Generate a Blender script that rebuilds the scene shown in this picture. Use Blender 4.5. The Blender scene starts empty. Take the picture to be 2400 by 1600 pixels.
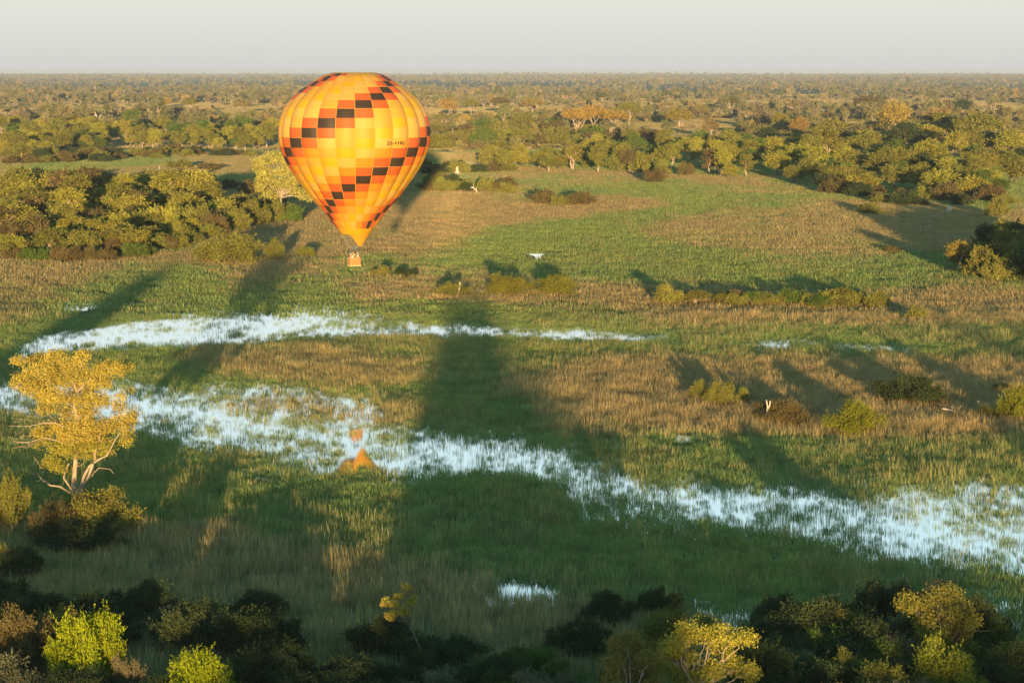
import bpy, math, random
import numpy as np
from mathutils import Vector, Matrix
R = math.radians
random.seed(7)
rng = np.random.default_rng(11)
sc = bpy.context.scene
C = sc.collection

# ------------------------------------------------------------------ camera
H = 40.5
FPX = 2400*70/36.0
HOR = 168.0
TH = math.atan((800-HOR)/FPX)
cam_d = bpy.data.cameras.new('camera'); cam = bpy.data.objects.new('camera', cam_d); C.objects.link(cam)
cam_d.lens = 70; cam_d.sensor_width = 36; cam_d.clip_start = 1; cam_d.clip_end = 60000
cam.location = (0, 0, H); cam.rotation_euler = (math.pi/2-TH, 0, 0)
sc.camera = cam

# ------------------------------------------------------------------ light
SUN_EL = R(3.1)
AZ = math.atan((1050-1200)/(FPX/math.cos(TH)))      # azimuth the shadows run to, from +Y towards +X
SD = Vector((math.sin(AZ), math.cos(AZ)))           # ground direction of the shadows
sun_d = bpy.data.lights.new('sun', 'SUN'); sun = bpy.data.objects.new('sun', sun_d); C.objects.link(sun)
sun_d.energy = 5.0; sun_d.angle = R(0.5); sun_d.color = (1.0, 0.70, 0.34)
ldir = Vector((SD.x*math.cos(SUN_EL), SD.y*math.cos(SUN_EL), -math.sin(SUN_EL)))
sun.rotation_euler = ldir.to_track_quat('-Z', 'Y').to_euler()
sun.location = (0, -300, 200)

world = bpy.data.worlds.new('World'); sc.world = world; world.use_nodes = True
nt = world.node_tree; nt.nodes.clear()
wo = nt.nodes.new('ShaderNodeOutputWorld'); bg = nt.nodes.new('ShaderNodeBackground')
sky = nt.nodes.new('ShaderNodeTexSky'); sky.sky_type = 'NISHITA'; sky.sun_disc = False
sky.sun_elevation = SUN_EL; sky.sun_rotation = AZ + math.pi
sky.air_density = 1.0; sky.dust_density = 1.0; sky.ozone_density = 2.0; sky.altitude = 900
tc = nt.nodes.new('ShaderNodeTexCoord'); sep = nt.nodes.new('ShaderNodeSeparateXYZ')
nt.links.new(tc.outputs['Generated'], sep.inputs[0])
ramp = nt.nodes.new('ShaderNodeValToRGB')
SKY_RAMP = [(0.0, (0.70, 0.71, 0.71)), (0.04, (0.84, 0.86, 0.79)), (0.11, (1.34, 1.46, 1.42)), (0.24, (1.02, 1.42, 1.50)), (0.45, (0.10, 0.50, 0.74)), (1.0, (0.02, 0.22, 0.38))]
els = ramp.color_ramp.elements
els[0].position = SKY_RAMP[0][0]; els[0].color = (*SKY_RAMP[0][1], 1)
els[1].position = 1.0; els[1].color = (*SKY_RAMP[-1][1], 1)
for p, c in SKY_RAMP[1:-1]:
    e = els.new(p); e.color = (*c, 1)
nt.links.new(sep.outputs['Z'], ramp.inputs[0])
mixs = nt.nodes.new('ShaderNodeMix'); mixs.data_type = 'RGBA'; mixs.inputs['Factor'].default_value = 0.88
scl = nt.nodes.new('ShaderNodeVectorMath'); scl.operation = 'SCALE'; scl.inputs['Scale'].default_value = 1/0.15
nt.links.new(ramp.outputs[0], scl.inputs[0])
nt.links.new(sky.outputs[0], mixs.inputs['A']); nt.links.new(scl.outputs[0], mixs.inputs['B'])
nt.links.new(mixs.outputs['Result'], bg.inputs['Color']); bg.inputs['Strength'].default_value = 0.064
nt.links.new(bg.outputs[0], wo.inputs[0])

sc.view_settings.view_transform = 'Standard'; sc.view_settings.look = 'None'
sc.view_settings.exposure = 1.25; sc.view_settings.gamma = 1.0
sc.view_settings.use_curve_mapping = False
sc.render.engine = 'CYCLES'
sc.cycles.max_bounces = 5; sc.cycles.diffuse_bounces = 3; sc.cycles.glossy_bounces = 3
sc.cycles.transmission_bounces = 3; sc.cycles.transparent_max_bounces = 6; sc.cycles.volume_bounces = 0

# ------------------------------------------------------------------ helpers
CT, ST = math.cos(TH), math.sin(TH)
K = 2400/2352.0                                     # measured positions were read off a 2352 px wide view
def ground(px, py, z=0.0):
    """point of the level z seen in direction (px, py)"""
    a = (px*K-1200); b = (800-py*K)
    dy = FPX*CT + b*ST; dz = -FPX*ST + b*CT
    t = (z-H)/dz
    return Vector((a*t, dy*t, z))
def at(px, py, Y):
    a = (px*K-1200); b = (800-py*K)
    dy = FPX*CT + b*ST; dz = -FPX*ST + b*CT
    t = Y/dy
    return Vector((a*t, Y, H+dz*t))
def to_px(x, y, z=0.0):
    d = y*CT + (H-z)*ST
    u = x/d*FPX; v = ((z-H)*CT + y*ST)/d*FPX
    return (1200+u)/K, (800-v)/K
def m_per_px(p):                                     # metres per measured pixel at a world point
    return (p.y*CT + (H-p.z)*ST)/FPX*K

def hash2(ix, iy, seed):
    ix = ix.astype(np.int64); iy = iy.astype(np.int64)
    h = (ix*374761393 + iy*668265263 + seed*2147483647) & 0xffffffff
    h = ((h ^ (h >> 13))*1274126177) & 0xffffffff
    h = h ^ (h >> 16)
    return (h & 0xffffff)/float(0xffffff)
def vnoise(x, y, seed=0):
    ix = np.floor(x); iy = np.floor(y); fx = x-ix; fy = y-iy
    fx = fx*fx*(3-2*fx); fy = fy*fy*(3-2*fy)
    a = hash2(ix, iy, seed); b = hash2(ix+1, iy, seed); c = hash2(ix, iy+1, seed); d = hash2(ix+1, iy+1, seed)
    return (a*(1-fx)+b*fx)*(1-fy) + (c*(1-fx)+d*fx)*fy
def fbm(x, y, seed=0, octv=4):
    s = 0; amp = 1; tot = 0
    for i in range(octv):
        s = s + amp*vnoise(x*(2**i), y*(2**i), seed+i*17); tot += amp; amp *= 0.55
    return s/tot
def inpoly(px, py, poly):
    n = len(poly); c = np.zeros(px.shape, bool)
    j = n-1
    for i in range(n):
        xi, yi = poly[i]; xj, yj = poly[j]
        if yi != yj:
            c ^= ((yi > py) != (yj > py)) & (px < (xj-xi)*(py-yi)/(yj-yi)+xi)
        j = i
    return c

# ------------------------------------------------------------------ materials
def new_mat(name):
    m = bpy.data.materials.new(name); m.use_nodes = True; m.node_tree.nodes.clear()
    return m, m.node_tree
def simple_mat(name, col, rough=0.8, noise=0.0, nscale=5.0, spec=0.2, trans=0.0, bump=0.0):
    m, t = new_mat(name)
    o = t.nodes.new('ShaderNodeOutputMaterial'); b = t.nodes.new('ShaderNodeBsdfPrincipled')
    b.inputs['Roughness'].default_value = rough; b.inputs['Specular IOR Level'].default_value = spec
    b.inputs['Base Color'].default_value = (*col, 1)
    if noise > 0:
        g = t.nodes.new('ShaderNodeTexCoord'); n = t.nodes.new('ShaderNodeTexNoise'); n.inputs['Scale'].default_value = nscale
        n.inputs['Detail'].default_value = 4
        t.links.new(g.outputs['Object'], n.inputs['Vector'])
        mr = t.nodes.new('ShaderNodeMapRange'); mr.inputs['From Min'].default_value = .3; mr.inputs['From Max'].default_value = .7
        mr.inputs['To Min'].default_value = 1-noise; mr.inputs['To Max'].default_value = 1+noise
        t.links.new(n.outputs['Fac'], mr.inputs['Value'])
        s = t.nodes.new('ShaderNodeVectorMath'); s.operation = 'SCALE'; s.inputs[0].default_value = col
        t.links.new(mr.outputs[0], s.inputs['Scale']); t.links.new(s.outputs[0], b.inputs['Base Color'])
        if bump:
            bp = t.nodes.new('ShaderNodeBump'); bp.inputs['Strength'].default_value = bump; bp.inputs['Distance'].default_value = .05
            t.links.new(n.outputs['Fac'], bp.inputs['Height']); t.links.new(bp.outputs[0], b.inputs['Normal'])
    if trans > 0:
        tr = t.nodes.new('ShaderNodeBsdfTranslucent'); mx = t.nodes.new('ShaderNodeMixShader'); mx.inputs[0].default_value = trans
        tr.inputs['Color'].default_value = (*col, 1)
        if noise > 0: t.links.new(s.outputs[0], tr.inputs['Color'])
        t.links.new(b.outputs[0], mx.inputs[1]); t.links.new(tr.outputs[0], mx.inputs[2]); t.links.new(mx.outputs[0], o.inputs[0])
    else:
        t.links.new(b.outputs[0], o.inputs[0])
    return m
def plant_mat(name, source, trans=0.25, vary=0.3, nscale=0.6):
    """leaf or blade; source = ('object',) object colour, ('inst', attribute) colour carried by the scattered point"""
    m, t = new_mat(name)
    o = t.nodes.new('ShaderNodeOutputMaterial')
    if source[0] == 'object':
        oi = t.nodes.new('ShaderNodeObjectInfo'); csock = oi.outputs['Color']
    else:
        a = t.nodes.new('ShaderNodeAttribute'); a.attribute_type = 'INSTANCER'; a.attribute_name = source[1]; csock = a.outputs['Color']
    g = t.nodes.new('ShaderNodeNewGeometry')
    n = t.nodes.new('ShaderNodeTexNoise'); n.inputs['Scale'].default_value = nscale; n.inputs['Detail'].default_value = 3
    t.links.new(g.outputs['Position'], n.inputs['Vector'])
    mr = t.nodes.new('ShaderNodeMapRange'); mr.inputs['From Min'].default_value = .3; mr.inputs['From Max'].default_value = .7
    mr.inputs['To Min'].default_value = 1-vary; mr.inputs['To Max'].default_value = 1+vary
    t.links.new(n.outputs['Fac'], mr.inputs['Value'])
    ri = t.nodes.new('ShaderNodeMapRange'); ri.inputs['To Min'].default_value = .8; ri.inputs['To Max'].default_value = 1.25
    t.links.new(g.outputs['Random Per Island'], ri.inputs['Value'])
    mu = t.nodes.new('ShaderNodeMath'); mu.operation = 'MULTIPLY'
    t.links.new(mr.outputs[0], mu.inputs[0]); t.links.new(ri.outputs[0], mu.inputs[1])
    s = t.nodes.new('ShaderNodeVectorMath'); s.operation = 'SCALE'
    t.links.new(csock, s.inputs[0]); t.links.new(mu.outputs[0], s.inputs['Scale'])
    d = t.nodes.new('ShaderNodeBsdfDiffuse'); tr = t.nodes.new('ShaderNodeBsdfTranslucent')
    mx = t.nodes.new('ShaderNodeMixShader'); mx.inputs[0].default_value = trans
    t.links.new(s.outputs[0], d.inputs['Color']); t.links.new(s.outputs[0], tr.inputs['Color'])
    t.links.new(d.outputs[0], mx.inputs[1]); t.links.new(tr.outputs[0], mx.inputs[2]); t.links.new(mx.outputs[0], o.inputs[0])
    return m
M_LEAF = plant_mat('leaf', ('object',), .22, .25, .35)
M_LEAFI = plant_mat('leaf_far', ('inst', 'tint'), .2, .25, .08)
M_GRASS = plant_mat('grass_blade', ('inst', 'tint'), .3, .18, .3)
M_BARK = simple_mat('bark_pale', (.33, .25, .17), .85, .25, 3, bump=.5)
M_BARKD = simple_mat('bark_dark', (.13, .10, .075), .9, .3, 3, bump=.5)
M_DEAD = simple_mat('dead_wood', (.50, .42, .33), .85, .2, 4, bump=.4)
M_TERM = simple_mat('termite_earth', (.52, .38, .25), .95, .15, 2, bump=.6)

# water
M_WATER, t = new_mat('water_surface')
o = t.nodes.new('ShaderNodeOutputMaterial'); gl = t.nodes.new('ShaderNodeBsdfGlossy'); di = t.nodes.new('ShaderNodeBsdfDiffuse')
gl.inputs['Roughness'].default_value = .035; gl.inputs['Color'].default_value = (.95, .98, 1, 1); di.inputs['Color'].default_value = (.03, .05, .045, 1)
fr = t.nodes.new('ShaderNodeFresnel'); fr.inputs['IOR'].default_value = 2.4
g = t.nodes.new('ShaderNodeNewGeometry'); n = t.nodes.new('ShaderNodeTexNoise'); n.inputs['Scale'].default_value = 1.6; n.inputs['Detail'].default_value = 3
t.links.new(g.outputs['Position'], n.inputs['Vector'])
bp = t.nodes.new('ShaderNodeBump'); bp.inputs['Strength'].default_value = .05; bp.inputs['Distance'].default_value = .02
t.links.new(n.outputs['Fac'], bp.inputs['Height']); t.links.new(bp.outputs[0], gl.inputs['Normal']); t.links.new(bp.outputs[0], fr.inputs['Normal'])
fm = t.nodes.new('ShaderNodeMath'); fm.operation = 'MAXIMUM'; fm.inputs[1].default_value = .66; t.links.new(fr.outputs[0], fm.inputs[0])
mx = t.nodes.new('ShaderNodeMixShader'); t.links.new(fm.outputs[0], mx.inputs[0]); t.links.new(di.outputs[0], mx.inputs[1]); t.links.new(gl.outputs[0], mx.inputs[2])
t.links.new(mx.outputs[0], o.inputs[0])

# ground
M_GROUND, t = new_mat('soil_and_sward')
o = t.nodes.new('ShaderNodeOutputMaterial'); b = t.nodes.new('ShaderNodeBsdfPrincipled'); b.inputs['Roughness'].default_value = .95
b.inputs['Specular IOR Level'].default_value = .05
g = t.nodes.new('ShaderNodeNewGeometry')
n1 = t.nodes.new('ShaderNodeTexNoise'); n1.inputs['Scale'].default_value = .012; n1.inputs['Detail'].default_value = 5
n2 = t.nodes.new('ShaderNodeTexNoise'); n2.inputs['Scale'].default_value = .9; n2.inputs['Detail'].default_value = 5
for n in (n1, n2): t.links.new(g.outputs['Position'], n.inputs['Vector'])
cr = t.nodes.new('ShaderNodeValToRGB'); e = cr.color_ramp.elements
e[0].position = .42; e[0].color = (.065, .075, .025, 1); e[1].position = .6; e[1].color = (.17, .13, .07, 1)
t.links.new(n1.outputs['Fac'], cr.inputs[0])
mr = t.nodes.new('ShaderNodeMapRange'); mr.inputs['From Min'].default_value = .3; mr.inputs['From Max'].default_value = .7; mr.inputs['To Min'].default_value = .7; mr.inputs['To Max'].default_value = 1.3
t.links.new(n2.outputs['Fac'], mr.inputs['Value'])
s = t.nodes.new('ShaderNodeVectorMath'); s.operation = 'SCALE'; t.links.new(cr.outputs[0], s.inputs[0]); t.links.new(mr.outputs[0], s.inputs['Scale'])
t.links.new(s.outputs[0], b.inputs['Base Color'])
bp = t.nodes.new('ShaderNodeBump'); bp.inputs['Strength'].default_value = 1; bp.inputs['Distance'].default_value = .4
t.links.new(n2.outputs['Fac'], bp.inputs['Height']); t.links.new(bp.outputs[0], b.inputs['Normal'])
t.links.new(b.outputs[0], o.inputs[0])

# ------------------------------------------------------------------ object helpers
def mesh_np(name, verts, faces, mat=None):
    verts = np.asarray(verts, dtype=np.float32); faces = np.asarray(faces, dtype=np.int32)
    me = bpy.data.meshes.new(name); k = faces.shape[1]
    me.vertices.add(len(verts)); me.vertices.foreach_set('co', verts.ravel())
    me.loops.add(faces.size); me.loops.foreach_set('vertex_index', faces.ravel())
    me.polygons.add(len(faces)); me.polygons.foreach_set('loop_start', np.arange(0, faces.size, k, dtype=np.int32))
    me.update(calc_edges=True)
    if mat: me.materials.append(mat)
    return me
def join_faces(parts):
    vs = []; fs = []; off = 0
    for v, f in parts:
        vs.append(v); fs.append(np.asarray(f)+off); off += len(v)
    return np.concatenate(vs), np.concatenate(fs)
def obj(name, data, parent=None, mat=None, color=None, label=None):
    o = bpy.data.objects.new(name, data); C.objects.link(o)
    if parent: o.parent = parent
    if mat and data and not data.materials: data.materials.append(mat)
    if color: o.color = (*color, 1)
    if label: o['label'] = label
    return o
def tag(o, label=None, cat=None, group=None, kind=None):
    if label: o['label'] = label
    if cat: o['category'] = cat
    if group: o['group'] = group
    if kind: o['kind'] = kind
    return o

def tube(points, radii, n=7, closed=True):
    """tapered tube along a polyline -> verts, quad faces"""
    P = [Vector(p) for p in points]; rings = []; up = Vector((0.13, 1, 0.21)).normalized()
    for i, p in enumerate(P):
        d = (P[min(i+1, len(P)-1)]-P[max(i-1, 0)]).normalized()
        a = d.cross(up).normalized(); b = d.cross(a).normalized()
        for k in range(n):
            an = 2*math.pi*k/n
            rings.append(p + (a*math.cos(an)+b*math.sin(an))*radii[i])
    f = []
    for i in range(len(P)-1):
        for k in range(n):
            f.append((i*n+k, i*n+(k+1) % n, (i+1)*n+(k+1) % n, (i+1)*n+k))
    v = np.array([tuple(q) for q in rings])
    if closed:
        c0 = len(v); v = np.vstack([v, [tuple(P[0])], [tuple(P[-1])]])
        for k in range(n):
            f.append((c0, (k+1) % n, k, c0)); b0 = (len(P)-1)*n
            f.append((c0+1, b0+k, b0+(k+1) % n, c0+1))
        f = [q for q in f]
    return v, np.array(f)
def wiggle(p0, p1, n, amp, r):
    p0 = Vector(p0); p1 = Vector(p1); L = (p1-p0).length; out = []
    for i in range(n+1):
        t_ = i/n; q = p0.lerp(p1, t_)
        if 0 < i < n: q = q + Vector((r.gauss(0, 1), r.gauss(0, 1), r.gauss(0, .6)))*amp*L
        out.append(q)
    return out
def tri_quads(v, f):
    """quads with repeated index to clean triangles"""
    out = []
    for q in f:
        a, b, c, d = [int(i) for i in q]
        if a == d: out.append((a, b, c))
        else: out.append((a, b, c)); out.append((a, c, d))
    return v, np.array(out)
def limbs_mesh(name, segs, mat):
    parts = [tri_quads(*tube(p, r, n)) for p, r, n in segs]
    v, f = join_faces(parts); me = mesh_np(name, v, f, mat)
    me.polygons.foreach_set('use_smooth', np.ones(len(me.polygons), bool))
    return me

def leaves(centers, size, r, stretch=2.0, flat=0.35):
    """one pointed leaf clump face (a bent rhomb of two triangles) at each centre"""
    n = len(centers)
    d1 = r.normal(size=(n, 3)); d1 /= np.linalg.norm(d1, axis=1)[:, None]
    d2 = r.normal(size=(n, 3)); d2 -= (d1*d2).sum(1)[:, None]*d1; d2 /= np.linalg.norm(d2, axis=1)[:, None]
    d3 = np.cross(d1, d2)
    L = size*r.uniform(.6, 1.35, n)[:, None]; Wd = L/stretch
    v = np.empty((n, 4, 3))
    v[:, 0] = centers-d1*L*.5; v[:, 1] = centers+d2*Wd*.5+d3*Wd*flat; v[:, 2] = centers+d1*L*.5; v[:, 3] = centers-d2*Wd*.5+d3*Wd*flat
    idx = np.arange(n)[:, None]*4
    f = np.concatenate([idx+np.array([[0, 1, 2]]), idx+np.array([[0, 2, 3]])])
    return v.reshape(-1, 3), f
def lobe_points(lobes, n, r, clump=9, csize=.3, inner=.12):
    """clumped points over the outside of ellipsoid lobes (cx,cy,cz,rx,ry,rz)"""
    lobes = np.array(lobes, float)
    area = (lobes[:, 3]*lobes[:, 4]+lobes[:, 3]*lobes[:, 5]+lobes[:, 4]*lobes[:, 5])
    nc = max(4, n//clump)
    k = r.choice(len(lobes), nc*2, p=area/area.sum())
    d = r.normal(size=(len(k), 3)); d /= np.linalg.norm(d, axis=1)[:, None]
    rad = r.uniform(.78, 1.08, len(k)); deep = r.random(len(k)) < inner; rad[deep] = r.uniform(.3, .8, deep.sum())
    p = lobes[k, :3]+d*lobes[k, 3:]*rad[:, None]
    keep = np.ones(len(p), bool)
    for i, lb in enumerate(lobes):
        q = ((p-lb[:3])/lb[3:]); inside = (q*q).sum(1) < .5
        keep &= ~(inside & (k != i))
    keep &= ~((d[:, 2] < -.55) & (r.random(len(p)) < .6))
    p = p[keep][:nc]
    pts = np.repeat(p, clump, axis=0)+r.normal(size=(len(p)*clump, 3))*csize
    return pts

# ------------------------------------------------------------------ plant prototypes (mesh data shared by the copies)
def crown_lobes(kind, r):
    L = []
    if kind == 'round':       # 10 m tree, crown down to 2.5 m
        L.append((0, 0, 5.8, 2.2, 2.2, 1.9))
        for i in range(26):
            a = r.uniform(0, 6.283); e = r.uniform(-.75, 1.0); rr = r.uniform(1.9, 3.5)*math.cos(e*1.15)
            L.append((rr*math.cos(a), rr*math.sin(a), 5.6+e*3.2*r.uniform(.8, 1.1), *(r.uniform(.65, 1.35),)*2, r.uniform(.5, .95)))
    elif kind == 'spread':    # umbrella shaped
        L.append((0, 0, 7.4, 2.6, 2.6, 1.1))
        for i in range(14):
            a = r.uniform(0, 6.283); rr = r.uniform(1.2, 4.3)
            L.append((rr*math.cos(a), rr*math.sin(a), 8.4-rr*.42+r.uniform(-.6, .6), *(r.uniform(1.0, 1.6),)*2, r.uniform(.6, .95)))
    elif kind == 'tall':      # loose, upright
        for i in range(20):
            a = r.uniform(0, 6.283); z = r.uniform(3.2, 9.2); rr = r.uniform(.3, 2.6)*math.sqrt(max(.1, 1-((z-6)/4.2)**2))
            L.append((rr*math.cos(a), rr*math.sin(a), z, *(r.uniform(.6, 1.15),)*2, r.uniform(.45, .9)))
    elif kind == 'bush':      # 4 m high, 8 m wide dome down to the ground
        L.append((0, 0, 1.5, 2.9, 2.9, 1.7))
        L[0] = (0, 0, 1.2, 2.2, 2.2, 1.2)
        for i in range(30):
            a = r.uniform(0, 6.283); rr = r.uniform(.5, 3.3); z = 3.1*math.sqrt(max(.05, 1-(rr/3.7)**2))*r.uniform(.3, 1.08)
            L.append((rr*math.cos(a), rr*math.sin(a), z+.1, *(r.uniform(.38, .85),)*2, r.uniform(.35, .7)))
    return L
def trunk_segs(kind, r, lobes):
    top = {'round': 5.0, 'spread': 4.0, 'tall': 5.5}[kind]
    lean = Vector((r.uniform(-.5, .5), r.uniform(-.5, .5), 0))
    segs = []; n_st = r.choice([1, 1, 2])
    for s in range(n_st):
        off = Vector(((s-.5*(n_st-1))*.5, 0, 0)); tp = off*3+lean+Vector((0, 0, top*r.uniform(.45, .7)))
        segs.append((wiggle(off+Vector((0, 0, -.3)), tp, 3, .04, r), [.42, .3, .25, .2], 6))
        for lb in r.sample(lobes, min(5, len(lobes))):
            e = Vector(lb[:3])
            segs.append((wiggle(tp, e, 3, .07, r), [.17, .12, .08, .04], 5))
    return segs
PROTO = {}
def make_proto(kind, v, nleaf, lsize, tagname):
    r = random.Random(hash((len(kind)*31+ord(kind[0]), v, nleaf)) & 0xffff); nr = np.random.default_rng(v*77+nleaf+ord(kind[0]))
    lobes = crown_lobes(kind, r)
    pts = lobe_points(lobes, nleaf, nr, 9, .30 if kind != 'bush' else .2)
    # leafy shoots that stand out of the crown and break its outline
    ns = 170 if nleaf > 9000 else 90; lb = np.array(lobes); k_ = nr.choice(len(lb), ns); d_ = nr.normal(size=(ns, 3)); d_[:, 2] = np.abs(d_[:, 2])*.9+.1
    d_ /= np.linalg.norm(d_, axis=1)[:, None]; st = lb[k_, :3]+d_*lb[k_, 3:]*.7; ln = nr.uniform(.5, 1.25, ns)*(1.0 if kind == 'bush' else 1.5); per = 16
    tt_ = np.tile(np.linspace(0, 1, per), ns); sh = np.repeat(st, per, 0)+np.repeat(d_, per, 0)*(tt_*np.repeat(ln, per))[:, None]+nr.normal(size=(ns*per, 3))*(.11 if kind == 'bush' else .16)*(1.2-tt_)[:, None]
    pts = np.concatenate([pts, sh])
    if kind == 'bush': pts[:, 2] = np.abs(pts[:, 2])
    v_, f_ = leaves(pts, lsize, nr)
    crown = mesh_np('crown', v_, f_, M_LEAF)
    if kind == 'bush':
        segs = []
        for i in range(9):
            lb = r.choice(lobes); segs.append((wiggle((r.uniform(-.3, .3), r.uniform(-.3, .3), -.1), lb[:3], 3, .06, r), [.09, .06, .04, .02], 5))
        tr = limbs_mesh('stems', segs, M_BARKD)
    else:
        tr = limbs_mesh('trunk', trunk_segs(kind, r, lobes), M_BARK if (kind != 'round' or v % 2) else M_BARKD)
    return crown, tr
for kind in ('round', 'spread', 'tall', 'bush'):
    for v in range(4):
        PROTO[(kind, v, 'mid')] = make_proto(kind, v, 4200, .46 if kind != 'bush' else .34, 'm')
for v in range(4):
    PROTO[('bush', v, 'near')] = make_proto('bush', v+10, 15000, .19, 'n')
    PROTO[('round', v, 'near')] = make_proto('round', v+10, 17000, .24, 'n')

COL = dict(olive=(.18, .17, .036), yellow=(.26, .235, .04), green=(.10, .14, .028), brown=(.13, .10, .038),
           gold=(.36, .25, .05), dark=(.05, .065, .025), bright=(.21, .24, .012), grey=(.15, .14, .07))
def plant(kind, px, py, wpx, hpx, col, name, label, cat, group=None, lod='mid', rot=None, z=0, jit=.12):
    """plant whose foot is at (px,py) on the ground, wpx wide and hpx high at that distance"""
    p = ground(px, py); mp = m_per_px(p)
    return plant_m(kind, p.x, p.y, wpx*mp, hpx*mp, col, name, label, cat, group, lod, rot, jit)
def plant_m(kind, x, y, wm, hm, col, name, label, cat, group=None, lod='mid', rot=None, jit=.12):
    v = random.randrange(4); crown, trunk = PROTO[(kind, v, lod)]
    base_w = {'round': 8.6, 'spread': 10.2, 'tall': 6.4, 'bush': 7.0}[kind]; base_h = {'round': 9.9, 'spread': 9.5, 'tall': 9.9, 'bush': 3.5}[kind]
    root = bpy.data.objects.new(name, None); C.objects.link(root); root.empty_display_size = .5
    root.location = (x, y, 0); root.rotation_euler = (0, 0, random.uniform(0, 6.283) if rot is None else rot)
    root.scale = (wm/base_w, wm/base_w, hm/base_h)
    tag(root, label, cat, group)
    c = COL[col] if isinstance(col, str) else col
    j = random.uniform(1-jit, 1+jit); j2 = random.uniform(1-jit*.5, 1+jit*.5)
    o1 = obj('crown' if kind != 'bush' else 'foliage', crown, root, color=(c[0]*j, c[1]*j*j2, c[2]*j))
    obj('trunk' if kind != 'bush' else 'stems', trunk, root)
    return root

def rise(x, y):
    t_ = np.clip((np.asarray(y, float)-7000)/7000, 0, 1); t_ = t_*t_*(3-2*t_)
    return t_*(11+3.0*np.sin(np.asarray(x)*.0011+.6)+2.2*np.sin(np.asarray(x)*.0037+2))
# ------------------------------------------------------------------ ground sheet and water sheet
gv = []; gx = [-16000]+list(range(-9000, 9001, 300))+[16000]; gy = [-700, 0, 300, 700, 2000, 4000, 7000]+list(range(7500, 15001, 500))+[20000, 30000]
gv = [(x, y, float(rise(x, y))) for y in gy for x in gx]; nx = len(gx)
gf = [(j*nx+i, j*nx+i+1, (j+1)*nx+i+1, (j+1)*nx+i) for j in range(len(gy)-1) for i in range(nx-1)]
tag(obj('ground', mesh_np('ground', gv, gf, M_GROUND)), kind='structure')

# open water share by place (measured outlines, laid on the ground plane)
WAT = [
 (.97, [(45, 792), (110, 768), (220, 750), (380, 738), (560, 731), (740, 724), (830, 735), (930, 752), (880, 762), (740, 772), (560, 782), (380, 792), (200, 800), (90, 812)]),
 (.60, [(12, 815), (45, 788), (110, 757), (380, 729), (745, 714), (1000, 738), (1250, 746), (1580, 770), (1500, 790), (1240, 788), (1000, 770), (830, 775), (420, 802), (150, 815), (60, 835), (8, 838)]),
 (.95, [(1235, 766), (1330, 759), (1440, 760), (1580, 776), (1450, 783), (1260, 779)]),
 (.9, [(930, 750), (1080, 752), (1240, 764), (1240, 774), (1080, 766), (940, 764)]),
 (.40, [(1690, 785), (1760, 772), (1950, 785), (2130, 795), (2110, 815), (1930, 812), (1880, 798), (1740, 805)]),
 (.50, [(0, 862), (60, 880), (300, 868), (420, 885), (560, 893), (700, 925), (760, 965), (1000, 985), (1320, 1028), (1330, 1060), (1200, 1095), (1000, 1105), (830, 1095), (640, 1085), (600, 1045), (430, 1030), (310, 1005), (120, 965), (0, 925)]),
 (.95, [(290, 915), (380, 925), (500, 950), (640, 975), (780, 990), (830, 1003), (1000, 1020), (1280, 1036), (1200, 1048), (1130, 1052), (1000, 1048), (880, 1035), (780, 1012), (620, 1000), (480, 975), (330, 955)]),
 (.9, [(0, 872), (60, 880), (200, 888), (200, 905), (60, 905), (0, 900)]),
 (.9, [(640, 1078), (800, 1068), (1000, 1048), (1300, 1032), (1290, 1045), (1100, 1062), (900, 1075), (700, 1086)]),
 (.44, [(1130, 1045), (1330, 1070), (1560, 1100), (1800, 1112), (2000, 1140), (2160, 1190), (2352, 1205), (2352, 1325), (2230, 1310), (2060, 1290), (1850, 1245), (1650, 1205), (1480, 1190), (1320, 1155), (1240, 1105)]),
 (.95, [(1080, 1062), (1200, 1090), (1340, 1110), (1560, 1129), (1780, 1141), (1950, 1157), (2095, 1190), (2200, 1216), (2352, 1230), (2352, 1252), (2190, 1234), (2075, 1206), (1925, 1173), (1740, 1154), (1530, 1141), (1335, 1124), (1180, 1100), (1060, 1075)]),
 (.64, [(1990, 1240), (2120, 1262), (2352, 1268), (2352, 1318), (2200, 1300), (2060, 1278)]),
 (.42, [(1990, 1120), (2352, 1085), (2352, 1210), (2150, 1195), (2060, 1165)]),
 (.45, [(440, 880), (600, 870), (860, 905), (960, 985), (760, 970), (640, 930)]),
 (.98, [(1132, 1341), (1180, 1335), (1220, 1338), (1290, 1350), (1220, 1357), (1170, 1352)]),
 (.9, [(2250, 1400), (2300, 1378), (2352, 1368), (2352, 1384), (2290, 1398)]),
 (.7, [(1600, 1405), (1680, 1412), (1760, 1420), (1690, 1428), (1610, 1418)]),
 (.98, [(1207, 582), (1250, 581), (1253, 584), (1240, 588), (1244, 596), (1234, 598), (1228, 588)]),
 (.98, [(1296, 563), (1302, 562), (1306, 569), (1300, 570)]),
 (.98, [(1548, 996), (1600, 997), (1596, 1000), (1552, 1000)]),
 (.9, [(985, 371), (1110, 371), (1118, 377), (985, 378)]),
 (.7, [(1000, 403), (1110, 405), (1300, 414), (1300, 419), (1110, 412), (1000, 410)]),
 (.75, [(150, 703), (215, 701), (225, 706), (160, 709)]),
 (.6, [(20, 402), (110, 402), (100, 411), (20, 412)]),
]
def reach(polys): return [(s_, [(x+170 if x >= 2352 else (x-150 if x <= 0 else x), y+(14 if x >= 2352 and y > 1000 else 0)) for x, y in p]) for s_, p in polys]
WAT = reach(WAT)
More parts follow.
